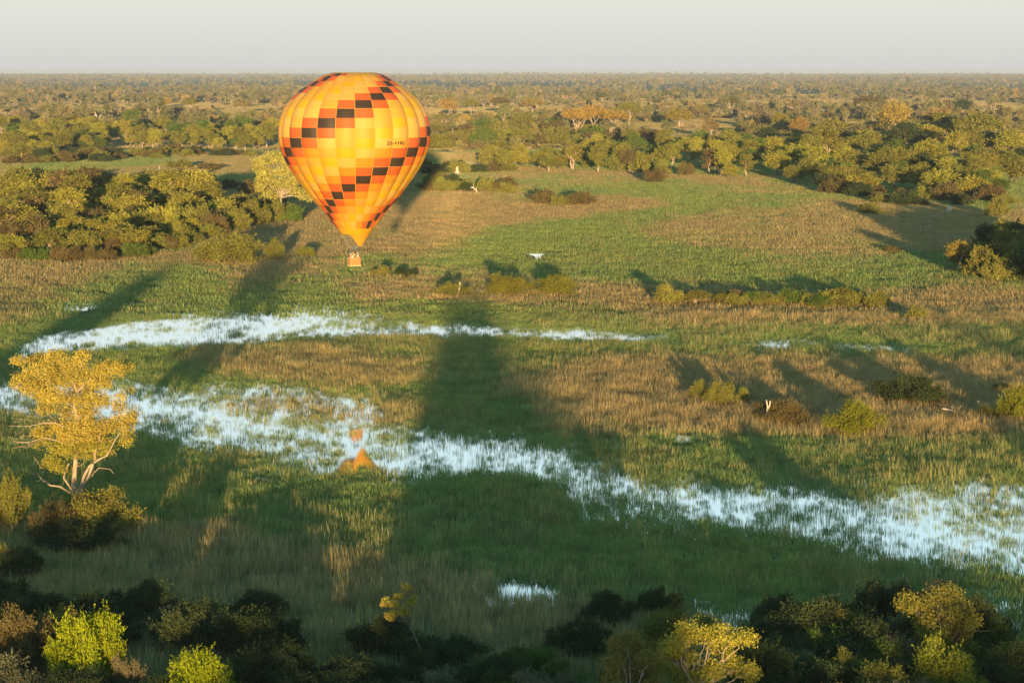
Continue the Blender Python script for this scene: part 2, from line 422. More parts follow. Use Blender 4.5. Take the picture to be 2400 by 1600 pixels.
def water_share(px, py, x, y, front=False):
    wx = px+(fbm(x*.11, y*.045, 5)-.5)*70; wy = py+(fbm(x*.07, y*.05, 9)-.5)*18
    wx = wx+rng.normal(size=px.shape)*24; wy = wy+rng.normal(size=px.shape)*np.where(py > 840, 9, 4)
    w = np.zeros(px.shape)
    for s_, poly in WAT:
        small = (max(p[0] for p in poly)-min(p[0] for p in poly)) < 160
        if small:
            m = inpoly(px, py, poly); near_h = .55/(np.maximum(y, 50)/FPX*K)
            if front:
                for q in (.25, .5, .75, 1.0): m = m | inpoly(px, py-near_h*q, poly)
        else: m = inpoly(wx, wy, poly)
        w = np.where(m, np.maximum(w, s_), w)
    return w
# tan (dry) grass share
DRY = [
 (.85, [(0, 592), (420, 585), (700, 600), (820, 612), (700, 640), (560, 655), (380, 660), (200, 655), (0, 668)]),
 (.5, [(0, 660), (300, 650), (330, 690), (120, 735), (0, 760)]),
 (.9, [(430, 540), (640, 500), (700, 470), (960, 445), (1200, 455), (1480, 448), (1540, 470), (1400, 490), (1090, 520), (1060, 560), (960, 590), (840, 600), (640, 590), (450, 600)]),
 (.75, [(1400, 500), (1560, 495), (1700, 470), (1880, 455), (2352, 490), (2352, 600), (2100, 580), (1900, 590), (1650, 570), (1440, 540)]),
 (.85, [(900, 640), (1000, 630), (1480, 668), (1800, 672), (2200, 690), (2352, 690), (2352, 752), (2160, 745), (2060, 738), (1800, 742), (1500, 738), (1300, 712), (1120, 704), (960, 690), (820, 690), (740, 665)]),
 (.6, [(1600, 590), (2000, 620), (2200, 650), (2352, 680), (2352, 700), (1900, 680), (1500, 640), (1300, 640)]),
 (.6, [(420, 812), (700, 800), (940, 830), (1000, 862), (800, 885), (500, 852)]),
 (.55, [(500, 930), (760, 900), (1000, 960), (860, 990), (640, 950)]),
 (.85, [(1290, 862), (1420, 832), (1580, 838), (1700, 842), (2060, 838), (2352, 856), (2352, 985), (2250, 1000), (1980, 1008), (1700, 1002), (1480, 990), (1320, 950)]),
 (.6, [(1290, 862), (1180, 880), (1300, 1010), (1480, 1010), (1320, 950)]),
 (.62, [(0, 1200), (300, 1215), (700, 1250), (1050, 1320), (1320, 1390), (1700, 1440), (1500, 1568), (0, 1568)]),
 (.8, [(430, 1205), (560, 1200), (560, 1240), (440, 1240)]),
 (.75, [(0, 340), (300, 350), (640, 350), (640, 395), (440, 398), (250, 420), (0, 430)]),
 (.9, [(0, 430), (360, 420), (560, 430), (640, 470), (420, 450), (100, 445)]),
 (.85, [(1000, 340), (1120, 345), (1180, 372), (1000, 372)]),
 (.9, [(960, 378), (1180, 380), (1320, 395), (1760, 415), (1850, 440), (1500, 418), (1300, 412), (1100, 400), (960, 402)]),
 (.9, [(960, 420), (1160, 425), (1200, 450), (960, 450)]),
]
DRY = reach(DRY)
LUSH = [[(960, 408), (1200, 416), (1500, 424), (1760, 438), (1880, 455), (1850, 472), (1700, 480), (1570, 502), (1480, 520), (1500, 545), (1700, 590), (1760, 615), (1650, 640), (1400, 650), (1000, 625), (960, 600), (1070, 572), (1090, 520), (1400, 494), (1530, 470), (1480, 446), (1200, 432)],
 [(1100, 604), (1600, 600), (2000, 625), (2200, 660), (2000, 680), (1500, 650), (1200, 640)], [(250, 615), (480, 600), (560, 640), (400, 740), (100, 750), (60, 720)], [(0, 372), (250, 362), (430, 366), (430, 380), (180, 408), (0, 402)], [(520, 398), (600, 395), (600, 425), (520, 420)]]
def dry_share(px, py, x, y):
    wx = px+(fbm(x*.08, y*.03, 25)-.5)*120; wy = py+(fbm(x*.05, y*.03, 29)-.5)*46
    wx = wx+rng.normal(size=px.shape)*44; wy = wy+rng.normal(size=px.shape)*np.where(py > 600, 10, 5)
    d = np.where(py < 345, .75, .05)
    for s_, poly in DRY: d = np.where(inpoly(wx, wy, poly), np.maximum(d, s_), d)
    for poly in LUSH: d = np.where(inpoly(wx*.7+px*.3, wy*.7+py*.3, poly), .06, d)
    return d

# water sheet: cells of a fine grid wherever open water can show, plus a rim under the reeds
def water_sheet():
    V = []; F = []; cell = 2.0
    ys = []; 
    xs = np.arange(-130, 130, cell); yy = np.arange(130, 420, cell)
    X, Y = np.meshgrid(xs+cell/2, yy+cell/2); PX, PY = to_px(X, Y)
    m = water_share(PX, PY, X, Y) > 0
    mm = m.copy()
    for dx in (-1, 0, 1):
        for dy in (-2, -1, 0, 1, 2): mm |= np.roll(np.roll(m, dx, 1), dy, 0)
    idx = {}
    def vid(i, j):
        k = (i, j)
        if k not in idx:
            idx[k] = len(V); V.append((xs[0]+i*cell, yy[0]+j*cell, .02))
        return idx[k]
    for j in range(mm.shape[0]):
        for i in range(mm.shape[1]):
            if mm[j, i]: F.append((vid(i, j), vid(i+1, j), vid(i+1, j+1), vid(i, j+1)))
    tag(obj('water', mesh_np('water', V, F, M_WATER)), kind='structure')
    for s_, poly in WAT:
        if min(p[1] for p in poly) < 600:      # far pools: a sheet of their own outline
            pts = [tuple(ground(a, b, .02)) for a, b in poly]
            me = bpy.data.meshes.new('pool'); me.from_pydata(pts, [], [list(range(len(pts)))]); me.materials.append(M_WATER)
            tag(obj('pool_water', me), kind='structure')
water_sheet()

# ------------------------------------------------------------------ grass: scattered tufts (one object per kind of tuft bed)
def tuft_mesh(name, n, hgt, spread, bw, lean, r, tri=True):
    v = []; f = []
    for i in range(n):
        a = r.uniform(0, 6.283); rr = spread*math.sqrt(r.random()); x, y = rr*math.cos(a), rr*math.sin(a)
        h = hgt*r.uniform(.55, 1.1); yaw = r.uniform(0, 3.1416); w = bw*r.uniform(.7, 1.3)
        lx, ly = r.gauss(0, lean)*h, r.gauss(0, lean)*h
        cx, cy = math.cos(yaw)*w/2, math.sin(yaw)*w/2
        k = len(v)
        v += [(x-cx, y-cy, 0), (x+cx, y+cy, 0), (x+cx*.8+lx*.4, y+cy*.8+ly*.4, h*.55), (x-cx*.8+lx*.4, y-cy*.8+ly*.4, h*.55), (x+lx, y+ly, h)]
        f += [(k, k+1, k+2), (k, k+2, k+3), (k+3, k+2, k+4)]
    return mesh_np(name, v, f, M_GRASS)
def scatter(name, protos, pos, idx, rotz, scale, tint, label, cat=None):
    """points with attributes; a node group puts the chosen tuft (or tree) on every point"""
    me = bpy.data.meshes.new(name); me.vertices.add(len(pos)); me.vertices.foreach_set('co', pos.astype(np.float32).ravel())
    a = me.attributes.new('pick', 'INT', 'POINT'); a.data.foreach_set('value', idx.astype(np.int32))
    rr = np.zeros((len(pos), 3), np.float32); rr[:, 2] = rotz
    a = me.attributes.new('turn', 'FLOAT_VECTOR', 'POINT'); a.data.foreach_set('vector', rr.ravel())
    a = me.attributes.new('grow', 'FLOAT_VECTOR', 'POINT'); a.data.foreach_set('vector', scale.astype(np.float32).ravel())
    tt = np.ones((len(pos), 4), np.float32); tt[:, :3] = tint
    a = me.attributes.new('tint', 'FLOAT_COLOR', 'POINT'); a.data.foreach_set('color', tt.ravel())
    o = obj(name, me)
    col = bpy.data.collections.new(name+'_kinds')
    for i, p in enumerate(protos):
        po = bpy.data.objects.new('%s_kind_%02d' % (name, i), p); col.objects.link(po)
    g = bpy.data.node_groups.new(name+'_nodes', 'GeometryNodeTree')
    g.interface.new_socket('Geometry', in_out='INPUT', socket_type='NodeSocketGeometry'); g.interface.new_socket('Geometry', in_out='OUTPUT', socket_type='NodeSocketGeometry')
    gi = g.nodes.new('NodeGroupInput'); go = g.nodes.new('NodeGroupOutput')
    ip = g.nodes.new('GeometryNodeInstanceOnPoints'); ci = g.nodes.new('GeometryNodeCollectionInfo')
    ci.inputs['Collection'].default_value = col; ci.inputs['Separate Children'].default_value = True; ci.inputs['Reset Children'].default_value = True
    mp = g.nodes.new('GeometryNodeMeshToPoints')
    g.links.new(gi.outputs[0], mp.inputs[0]); g.links.new(mp.outputs[0], ip.inputs['Points']); g.links.new(ci.outputs[0], ip.inputs['Instance'])
    ip.inputs['Pick Instance'].default_value = True
    def na(nm, ty):
        n_ = g.nodes.new('GeometryNodeInputNamedAttribute'); n_.data_type = ty; n_.inputs['Name'].default_value = nm; return n_.outputs['Attribute']
    g.links.new(na('pick', 'INT'), ip.inputs['Instance Index'])
    e2r = g.nodes.new('FunctionNodeEulerToRotation'); g.links.new(na('turn', 'FLOAT_VECTOR'), e2r.inputs[0]); g.links.new(e2r.outputs[0], ip.inputs['Rotation'])
    g.links.new(na('grow', 'FLOAT_VECTOR'), ip.inputs['Scale'])
    g.links.new(ip.outputs[0], go.inputs[0])
    md = o.modifiers.new('scatter', 'NODES'); md.node_group = g
    tag(o, label, cat, kind='stuff')
    return o
def sample(n, d1, d2, margin=14):
    D = np.sqrt(rng.random(n)*(d2*d2-d1*d1)+d1*d1)
    x = (rng.random(n)-.5)*(D*.514*1.14+margin*2)
    return x, D
rt = random.Random(3)
T_NEAR = [tuft_mesh('tuft', 16, .55, .5, .035, .22, rt) for _ in range(3)] + [tuft_mesh('reed', 11, .95, .5, .035, .14, rt) for _ in range(3)] + [tuft_mesh('stalks', 6, .62, .6, .028, .16, rt) for _ in range(2)]
T_FAR = [tuft_mesh('tuft', 24, .6, 1.3, .09, .2, rt) for _ in range(3)] + [tuft_mesh('reed', 26, .72, 1.5, .07, .16, rt) for _ in range(3)]
T_VFAR = [tuft_mesh('tuft', 60, .75, 4.2, .2, .16, rt) for _ in range(3)]
GREEN_A = np.array([.16, .23, .06]); GREEN_B = np.array([.27, .30, .06]); GREEN_C = np.array([.10, .20, .07])
TAN_A = np.array([.37, .25, .12]); TAN_B = np.array([.47, .29, .13]); TAN_C = np.array([.26, .20, .09])
def grass_fields(x, y):
    px, py = to_px(x, y); w = water_share(px, py, x, y, True); d = dry_share(px, py, x, y)
    return px, py, w, d
def grass_colour(x, y, d):
    n1 = fbm(x*.05, y*.025, 41)[:, None]; n2 = fbm(x*.3, y*.2, 47)[:, None]
    g_ = GREEN_C*(1-n1)+GREEN_B*n1; g_ = g_*.55+GREEN_A*.45
    t_ = TAN_C*(1-n2)+TAN_B*n2; t_ = t_*.6+TAN_A*.4
    return g_, t_
TRAILS = [[(738, 716), (745, 704), (790, 692), (850, 678), (900, 668), (960, 660)], [(1250, 584), (1275, 576), (1300, 565), (1275, 545)], [(1600, 505), (1750, 500), (1900, 498)], [(600, 640), (760, 655), (900, 650)], [(1500, 735), (1700, 742), (2000, 742), (2130, 745)], [(1320, 1010), (1600, 1015), (1900, 1012)], [(300, 700), (420, 690), (540, 700)], [(1350, 545), (1500, 552), (1700, 560)], [(420, 640), (300, 652), (200, 668), (120, 700)]]
def bed(name, n, d1, d2, protos, ntuft, nreed, smul, label, k_stalk=0):
    x, y = sample(n, d1, d2)
    px, py, w, d = grass_fields(x, y)
    patch = fbm(x*.35, y*.16, 61, 3); fine = vnoise(x*1.1, y*.6, 67); mid_ = fbm(x*.8, y*.28, 63, 2)
    cover = np.where(w > 0, np.clip((1-w)**1.25*1.12 + (patch-.5)*1.1 + (mid_-.5)*1.1 + (fine-.5)*.9 + .02, 0.06, 1), 1.0)
    cover = np.where(w > .93, np.clip(.07+(patch-.58)*2.0, .035, .7), cover)
    basket_view = inpoly(px, py, [(795, 985), (840, 985), (845, 1035), (865, 1070), (770, 1070), (795, 1035)])
    cover = np.where(basket_view, cover*.15, cover)
    for tr_ in TRAILS:
        for (ax, ay), (bx_, by_) in zip(tr_[:-1], tr_[1:]):
            tt_ = np.clip(((px-ax)*(bx_-ax)+(py-ay)*(by_-ay))/((bx_-ax)**2+(by_-ay)**2), 0, 1)
            dd = np.hypot(px-ax-tt_*(bx_-ax), (py-ay-tt_*(by_-ay))*1.6); cover = np.where(dd < 2.6, cover*.12, cover)
    keep = rng.random(n) < cover
    x, y, px, py, w, d, patch = [a[keep] for a in (x, y, px, py, w, d, patch)]; m = len(x)
    dm = np.clip(d+(fbm(x*.09, y*.03, 71)-.47)*1.5*np.where(d > .1, 1, .5)+(fbm(x*.4, y*.2, 72)-.5)*.5, 0, 1); dry = rng.random(m) < dm
    g_, t_ = grass_colour(x, y, d)
    mixc = np.clip(np.where(dry, .5+.45*d, .1+.4*d), 0, 1)[:, None]; tint = (t_*mixc+g_*(1-mixc))*rng.uniform(.8, 1.2, m)[:, None]
    idx = np.where(dry, ntuft+rng.integers(0, max(1, nreed), m), rng.integers(0, ntuft, m)) if nreed else rng.integers(0, ntuft, m)
    if k_stalk: idx = np.where((w > .3) & (rng.random(m) < .7), ntuft+nreed+rng.integers(0, k_stalk, m), idx)
    s_ = smul*rng.uniform(.7, 1.3, m)*np.where(w > .3, .8, 1)*(.5+1.0*fbm(x*.28, y*.2, 83, 3))
    sc_ = np.stack([s_, s_, s_*rng.uniform(.8, 1.25, m)], 1)
    pos = np.stack([x, y, np.full(m, .0)], 1)
    scatter(name, protos, pos, idx, rng.random(m)*6.283, sc_, tint, label)
bed('marsh_grass', 270000, 122, 330, T_NEAR, 3, 3, 1.0, 'green marsh grass and tan reeds across the near wet meadow', 2)
bed('meadow_grass', 230000, 330, 1000, T_FAR, 3, 3, 1.0, 'green and straw coloured grass of the meadow beyond the water')
bed('plain_grass', 80000, 1000, 3600, T_VFAR, 3, 0, 1.0, 'pale dry grass between the trees on the far plain')

# ------------------------------------------------------------------ woods
def wood(poly, step, kinds, cols, wr, hr, name, label, cat, group, jx=.5, lod='mid', seed=1, limit=999):
    """trees set over a measured outline, rows from far to near; label is formatted with the tree's look"""
    r = random.Random(seed); y0 = min(p[1] for p in poly); y1 = max(p[1] for p in poly); x0 = min(p[0] for p in poly); x1 = max(p[0] for p in poly)
    y = y0; row = 0
    while y <= y1:
        x = x0+(row % 2)*step[0]*.5
        while x <= x1:
            px = x+r.uniform(-jx, jx)*step[0]; py = y+r.uniform(-.5, .5)*step[1]
            if inpoly(np.array([px]), np.array([py]), poly)[0] and r.random() < .94:
                k = r.choice(kinds); c = r.choice(cols); w_ = r.uniform(*wr); h_ = w_*r.uniform(*hr)
                if k == 'tall': w_ *= .8; h_ *= 1.15
                lk = LOOK[c]; size = ('small ', '', 'large ')[int(2.999*(w_-wr[0]*.8)/(wr[1]-wr[0]*.8))]
                where = ', '+('left', 'middle', 'right')[min(2, max(0, int(3*(px-x0)/(x1-x0))))]+' part'+(', back row', ', centre row', ', front row')[min(2, max(0, int(3*(py-y0)/(y1-y0+1))))]
                lab = size+label.format(lk)+where
                if len(lab.split()) > 16: lab = size+label.format(lk)+where.split(', ')[0]+', '+where.split(', ')[2]
                if len(lab.split()) > 16: lab = size+label.format(lk)
                plant(k, px, py, w_, h_, c, name, lab, cat, group+', '+lk, lod)
            x += step[0]
        y += step[1]; row += 1
LOOK = dict(olive='olive green', yellow='yellow green', green='deep green', brown='brownish', gold='golden', dark='dark green', bright='bright green', grey='grey green')
# left wood, nearer
wood([(0, 445), (110, 440), (330, 452), (470, 470), (560, 500), (590, 508), (580, 515), (540, 530), (440, 552), (290, 590), (0, 595)], (42, 18), ['round', 'round', 'tall', 'bush'],
     ['olive', 'olive', 'yellow', 'olive', 'brown', 'yellow'], (64, 110), (.54, .78), 'woodland_tree', '{} tree in the near wood at the left edge', 'tree', 'trees of the near left wood', seed=5)
wood([(0, 575), (290, 585), (420, 560), (470, 570), (280, 606), (0, 606)], (40, 12), ['bush'], ['olive', 'brown', 'green'], (45, 70), (.4, .6), 'shrub', '{} shrub along the front of the near left wood', 'shrub', 'shrubs in front of the near left wood', seed=6)
wood([(440, 500), (560, 470), (690, 490), (700, 506), (580, 530), (450, 560)], (36, 14), ['bush', 'round', 'bush'], ['olive', 'olive', 'yellow', 'dark', 'brown'], (44, 76), (.5, .8), 'shrub', '{} shrub thinning out right of the near left wood', 'shrub', 'shrubs right of the near left wood', seed=26)
wood([(300, 412), (640, 432), (640, 462), (470, 448), (300, 436)], (46, 14), ['bush'], ['brown', 'dark', 'olive'], (40, 66), (.35, .55), 'shrub', '{} shrub behind the near left wood', 'shrub', 'shrubs behind the near left wood', seed=27)
# left strip of shrubs between the meadows
wood([(0, 408), (130, 412), (330, 425), (450, 436), (440, 446), (250, 440), (0, 440)], (44, 14), ['bush', 'bush', 'round'], ['brown', 'dark', 'olive'], (40, 66), (.35, .6), 'shrub', '{} shrub in the strip beside the left meadow', 'shrub', 'shrubs beside the left meadow', seed=7)
# left far wood
wood([(0, 303), (640, 300), (640, 352), (540, 352), (440, 346), (250, 350), (130, 362), (0, 368)], (30, 12), ['round', 'round', 'tall'],
     ['olive', 'yellow', 'yellow', 'olive', 'green'], (36, 58), (.65, .95), 'woodland_tree', '{} tree in the long wood left of the balloon', 'tree', 'trees of the long left wood', seed=8)
wood([(0, 352), (260, 352), (470, 352), (640, 355), (640, 362), (400, 362), (260, 374), (0, 384)], (30, 8), ['bush'], ['brown', 'dark', 'olive'], (34, 54), (.35, .5), 'shrub', '{} shrub at the foot of the long left wood', 'shrub', 'shrubs at the foot of the long left wood', seed=9)
# centre wood
wood([(985, 300), (1330, 300), (1420, 318), (1700, 330), (1700, 342), (1250, 340), (1180, 352), (990, 343)], (44, 13), ['round', 'bush', 'bush'],
     ['olive', 'green', 'brown', 'olive'], (48, 80), (.4, .62), 'woodland_tree', '{} low tree in the scrub right of the balloon', 'tree', 'low trees right of the balloon', seed=10)
wood([(1120, 362), (1200, 368), (1330, 378), (1500, 396), (1700, 400), (1760, 420), (1600, 408), (1330, 400), (1130, 392)], (38, 11), ['round', 'round', 'tall', 'bush'],
     ['olive', 'yellow', 'brown', 'olive'], (40, 66), (.7, 1.0), 'woodland_tree', '{} tree along the middle edge of the green inlet', 'tree', 'trees along the inlet', seed=11)
wood([(1330, 345), (1750, 352), (1780, 405), (1500, 392), (1340, 375)], (42, 14), ['round', 'tall', 'round'], ['olive', 'yellow', 'green'], (44, 66), (.8, 1.05), 'woodland_tree', '{} tree in the middle wood beyond the inlet', 'tree', 'trees of the middle wood', seed=12)
# right wood
wood([(1740, 350), (2352, 335), (2352, 455), (2250, 462), (2050, 452), (1900, 445), (1790, 425)], (50, 17), ['round', 'round', 'tall', 'round'],
     ['olive', 'yellow', 'green', 'olive', 'yellow', 'dark'], (60, 104), (.52, .78), 'woodland_tree', '{} tree in the dense wood on the right', 'tree', 'trees of the dense right wood', seed=13)
wood([(1860, 440), (2352, 458), (2352, 482), (2200, 476), (1960, 474), (1880, 458)], (46, 13), ['bush'], ['olive', 'brown', 'dark'], (46, 78), (.35, .6), 'shrub', '{} shrub along the foot of the right wood', 'shrub', 'shrubs at the foot of the right wood', seed=14)
# right edge thicket
wood([(2190, 596), (2300, 560), (2375, 560), (2375, 655), (2290, 655), (2210, 625)], (38, 16), ['bush', 'bush', 'round'], ['olive', 'dark', 'dark', 'olive'], (62, 96), (.5, .75), 'shrub', '{} shrub in the thicket at the right edge', 'shrub', 'shrubs of the right edge thicket', seed=15)
# trees just outside the right edge: their shadows reach into the far meadow
wood([(2400, 600), (2640, 580), (2700, 700), (2430, 690)], (60, 26), ['round', 'round', 'tall'], ['olive', 'green', 'yellow'], (100, 140), (.75, 1.0), 'woodland_tree', '{} tree of the thicket continuing right of the picture', 'tree', 'trees right of the edge thicket', seed=44)
# row of shrubs in the tan grass
wood([(1510, 700), (1700, 706), (1960, 712), (2030, 708), (1960, 700), (1700, 694), (1550, 694)], (30, 8), ['bush', 'bush', 'round'], ['olive', 'green', 'brown', 'olive', 'dark'], (50, 84), (.38, .6), 'shrub', '{} shrub of the row in tall tan grass', 'shrub', 'row of shrubs in the tan grass', seed=16)
# scrub islands beyond the meadow
wood([(975, 425), (1090, 432), (1210, 442), (1200, 448), (1060, 446), (975, 442)], (34, 8), ['bush'], ['brown', 'olive', 'dark'], (44, 70), (.4, .55), 'shrub', '{} shrub in the scrub just right of the balloon', 'shrub', 'shrubs just right of the balloon', seed=17)
wood([(1180, 464), (1350, 466), (1350, 475), (1180, 472)], (30, 8), ['bush'], ['brown', 'olive', 'brown'], (44, 62), (.4, .55), 'shrub', '{} shrub in the low clump at the tip of the tan grass', 'shrub', 'low clump in the tan grass', seed=18)
wood([(975, 390), (1170, 386), (1200, 396), (975, 402)], (36, 8), ['bush'], ['brown', 'olive', 'dark'], (40, 60), (.35, .5), 'shrub', '{} shrub between the two narrow channels', 'shrub', 'shrubs between the channels', seed=19)

# named single plants (foot x, foot y, width, height)
S = [
 ('bush', 530, 604, 165, 66, 'olive', 'near', 'shrub', 'long rounded olive hedge like shrub left of the basket', 'shrub'),
 ('bush', 632, 596, 44, 46, 'olive', 'near', 'shrub', 'small round shrub right beside the long olive shrub', 'shrub'),
 ('bush', 702, 592, 42, 26, (.17, .17, .03), 'mid', 'shrub', 'low yellow green shrub between round shrub and basket', 'shrub'),
 ('bush', 676, 512, 60, 42, 'green', 'mid', 'shrub', 'round green shrub at the foot of the yellow tree', 'shrub'),
 ('bush', 1040, 681, 80, 32, 'olive', 'near', 'shrub', 'low dark shrub with bare pale snags in front', 'shrub'),
 ('bush', 1165, 678, 112, 48, (.17, .16, .025), 'near', 'shrub', 'left one of two domed yellow green shrubs at mid picture', 'shrub'),
 ('bush', 1277, 676, 106, 42, (.17, .16, .025), 'near', 'shrub', 'right one of two domed yellow green shrubs at mid picture', 'shrub'),
 ('bush', 1505, 421, 56, 34, 'brown', 'mid', 'shrub', 'dark round shrub alone on the bank of the green inlet', 'shrub'),
 ('bush', 222, 404, 44, 15, 'brown', 'mid', 'shrub', 'small brown shrub alone in the left meadow', 'shrub'),
 ('bush', 415, 388, 66, 20, 'olive', 'mid', 'shrub', 'left dark shrub of the bar on the left meadow', 'shrub'),
 ('bush', 480, 391, 74, 16, 'brown', 'mid', 'shrub', 'right brown shrub of the bar on the left meadow', 'shrub'),
 ('bush', 482, 424, 44, 24, 'brown', 'mid', 'shrub', 'round brown shrub near the tan patch in left meadow', 'shrub'),
 ('bush', 878, 634, 54, 22, 'olive', 'mid', 'shrub', 'low shrub right below the basket', 'shrub'),
 ('bush', 930, 636, 60, 18, 'dark', 'mid', 'shrub', 'flat dark shrub right of the basket', 'shrub'),
 ('bush', 1655, 934, 86, 56, 'olive', 'near', 'shrub', 'olive shrub in orange reeds left of the twin snags', 'shrub'),
 ('bush', 1605, 922, 52, 44, 'olive', 'near', 'shrub', 'smaller olive shrub leftmost in the orange reeds', 'shrub'),
 ('bush', 1706, 930, 44, 38, 'olive', 'near', 'shrub', 'small shrub on the right side of the olive reed shrub', 'shrub'),
 ('bush', 1790, 970, 146, 50, 'brown', 'near', 'shrub', 'wide brownish shrub right behind the twin pale snags', 'shrub'),
 ('bush', 1962, 998, 136, 74, (.17, .17, .022), 'near', 'shrub', 'bright yellow green domed shrub at right mid picture', 'shrub'),
 ('bush', 2085, 926, 162, 62, 'dark', 'near', 'shrub', 'broad dark shrub in shade above the bright domed shrub', 'shrub'),
 ('bush', 2260, 966, 60, 34, 'olive', 'near', 'shrub', 'small olive shrub beside the fallen bare branches', 'shrub'),
 ('bush', 2345, 970, 110, 80, (.17, .17, .022), 'near', 'shrub', 'yellow green shrub cut by the right edge at mid height', 'shrub'),
 ('bush', 2300, 905, 44, 26, 'dark', 'mid', 'shrub', 'small dark shrub in shade near the right edge', 'shrub'),
 ('bush', 2105, 738, 52, 34, 'olive', 'mid', 'shrub', 'spiky olive shrub at right end of the tan strip', 'shrub'),
 ('bush', 2048, 580, 44, 14, 'brown', 'mid', 'shrub', 'tiny low shrub beside the fallen pale log', 'shrub'),
 ('bush', 1995, 492, 70, 24, 'olive', 'mid', 'shrub', 'flat shrub in front of the right wood', 'shrub'),
 ('bush', 2290, 500, 52, 46, 'olive', 'mid', 'shrub', 'upright rounded shrub in dry grass at far right', 'shrub'),
 ('tall', 2205, 622, 62, 66, (.27, .2, .04), 'mid', 'small_tree', 'golden bare twigged small tree on the right thicket', 'tree'),
 ('round', 2300, 575, 66, 68, 'yellow', 'mid', 'small_tree', 'yellow green tree rising above the right thicket', 'tree'),
 ('round', 2340, 580, 60, 54, 'olive', 'mid', 'small_tree', 'olive tree above the thicket at the right edge', 'tree'),
 # trees of note in the distance
 ('round', 1033, 268, 44, 46, (.28, .19, .05), 'mid', 'savanna_tree', 'leftmost golden brown tree right of balloon top', 'tree'),
 ('spread', 1082, 272, 44, 46, 'olive', 'mid', 'savanna_tree', 'olive tree with pale trunk beside the golden brown tree', 'tree'),
 ('round', 1066, 304, 42, 40, 'gold', 'mid', 'savanna_tree', 'small round golden tree close right of the balloon', 'tree'),
 ('spread', 1148, 264, 52, 42, 'brown', 'mid', 'savanna_tree', 'brown tree standing left of the wide pale crowned tree', 'tree'),
 ('spread', 1222, 270, 62, 44, (.26, .2, .06), 'mid', 'savanna_tree', 'wide pale crowned tree with forked white trunk', 'tree'),
 ('tall', 1168, 294, 28, 30, (.42, .27, .05), 'mid', 'savanna_tree', 'small bright orange tree amid olive scrub', 'tree'),
 ('spread', 1325, 312, 70, 64, (.3, .2, .05), 'mid', 'savanna_tree', 'left golden tree of the large golden group', 'tree'),
 ('spread', 1362, 308, 80, 66, (.32, .21, .05), 'mid', 'savanna_tree', 'middle golden tree of the large golden group', 'tree'),
 ('spread', 1410, 304, 74, 50, (.3, .2, .05), 'mid', 'savanna_tree', 'right golden tree of the large golden group', 'tree'),
 ('spread', 1446, 296, 58, 62, 'olive', 'mid', 'savanna_tree', 'dark crowned tree on tall forked white trunk', 'tree'),
 ('round', 1562, 290, 66, 42, (.25, .2, .04), 'mid', 'savanna_tree', 'rounded yellow tree alone on the pale far clearing', 'tree'),
 ('tall', 1633, 320, 40, 46, (.22, .17, .07), 'mid', 'savanna_tree', 'sparse pale tree with fan of bare branches', 'tree'),
 ('round', 1607, 270, 40, 30, (.25, .19, .05), 'mid', 'savanna_tree', 'small golden tree above the far clearing', 'tree'),
 ('round', 1835, 312, 52, 44, (.28, .18, .05), 'mid', 'savanna_tree', 'orange brown tree beside a small termite mound', 'tree'),
 ('round', 1792, 304, 46, 44, (.2, .17, .03), 'mid', 'savanna_tree', 'yellow green tree left of the orange brown tree', 'tree'),
 ('round', 2055, 312, 84, 84, (.33, .24, .055), 'mid', 'savanna_tree', 'tall golden tree towering over the right wood', 'tree'),
 ('round', 2155, 335, 84, 86, (.26, .18, .06), 'mid', 'savanna_tree', 'brownish gold tree right of the tall golden tree', 'tree'),
 ('round', 2118, 342, 66, 60, 'dark', 'mid', 'savanna_tree', 'dark blue green tree between the two golden ones', 'tree'),
 ('spread', 2240, 352, 110, 92, 'olive', 'mid', 'savanna_tree', 'wide olive tree with pale trunk in the right wood', 'tree'),
 ('tall', 1955, 348, 82, 60, 'grey', 'mid', 'savanna_tree', 'bare looking grey brown tree in the right wood', 'tree'),
 ('round', 2185, 262, 44, 30, 'dark', 'mid', 'savanna_tree', 'left dark tree of a pair on the far right plain', 'tree'),
 ('round', 2212, 262, 44, 34, 'dark', 'mid', 'savanna_tree', 'right dark tree of a pair on the far right plain', 'tree'),
 ('spread', 1988, 262, 56, 42, 'brown', 'mid', 'savanna_tree', 'flat topped brown tree above the right wood', 'tree'),
 ('tall', 2024, 260, 40, 42, 'grey', 'mid', 'savanna_tree', 'thin tree with forked white trunk on the right plain', 'tree'),
 ('spread', 228, 276, 40, 30, 'olive', 'mid', 'savanna_tree', 'tree with pale forked trunk above the left wood', 'tree'),
 ('spread', 436, 262, 42, 38, 'olive', 'mid', 'savanna_tree', 'olive tree with pale trunk on the left plain', 'tree'),
 ('round', 380, 246, 34, 22, 'gold', 'mid', 'savanna_tree', 'round tan tree on the pale left plain', 'tree'),
 ('spread', 560, 260, 52, 26, (.28, .2, .06), 'mid', 'savanna_tree', 'wide tan tree on the pale clearing left of balloon', 'tree'),
 ('round', 612, 338, 48, 62, (.25, .2, .04), 'mid', 'savanna_tree', 'golden tree at right end of the long left wood', 'tree'),
]
for kind, px, py, w_, h_, c, lod, nm, lab, cat in S:
    if kind in ('round',) and lod == 'near': lod = 'near'
    elif kind != 'bush' and lod == 'near': lod = 'mid'
    plant(kind, px, py, w_, h_, c, nm, lab, cat, lod=lod, jit=.04)

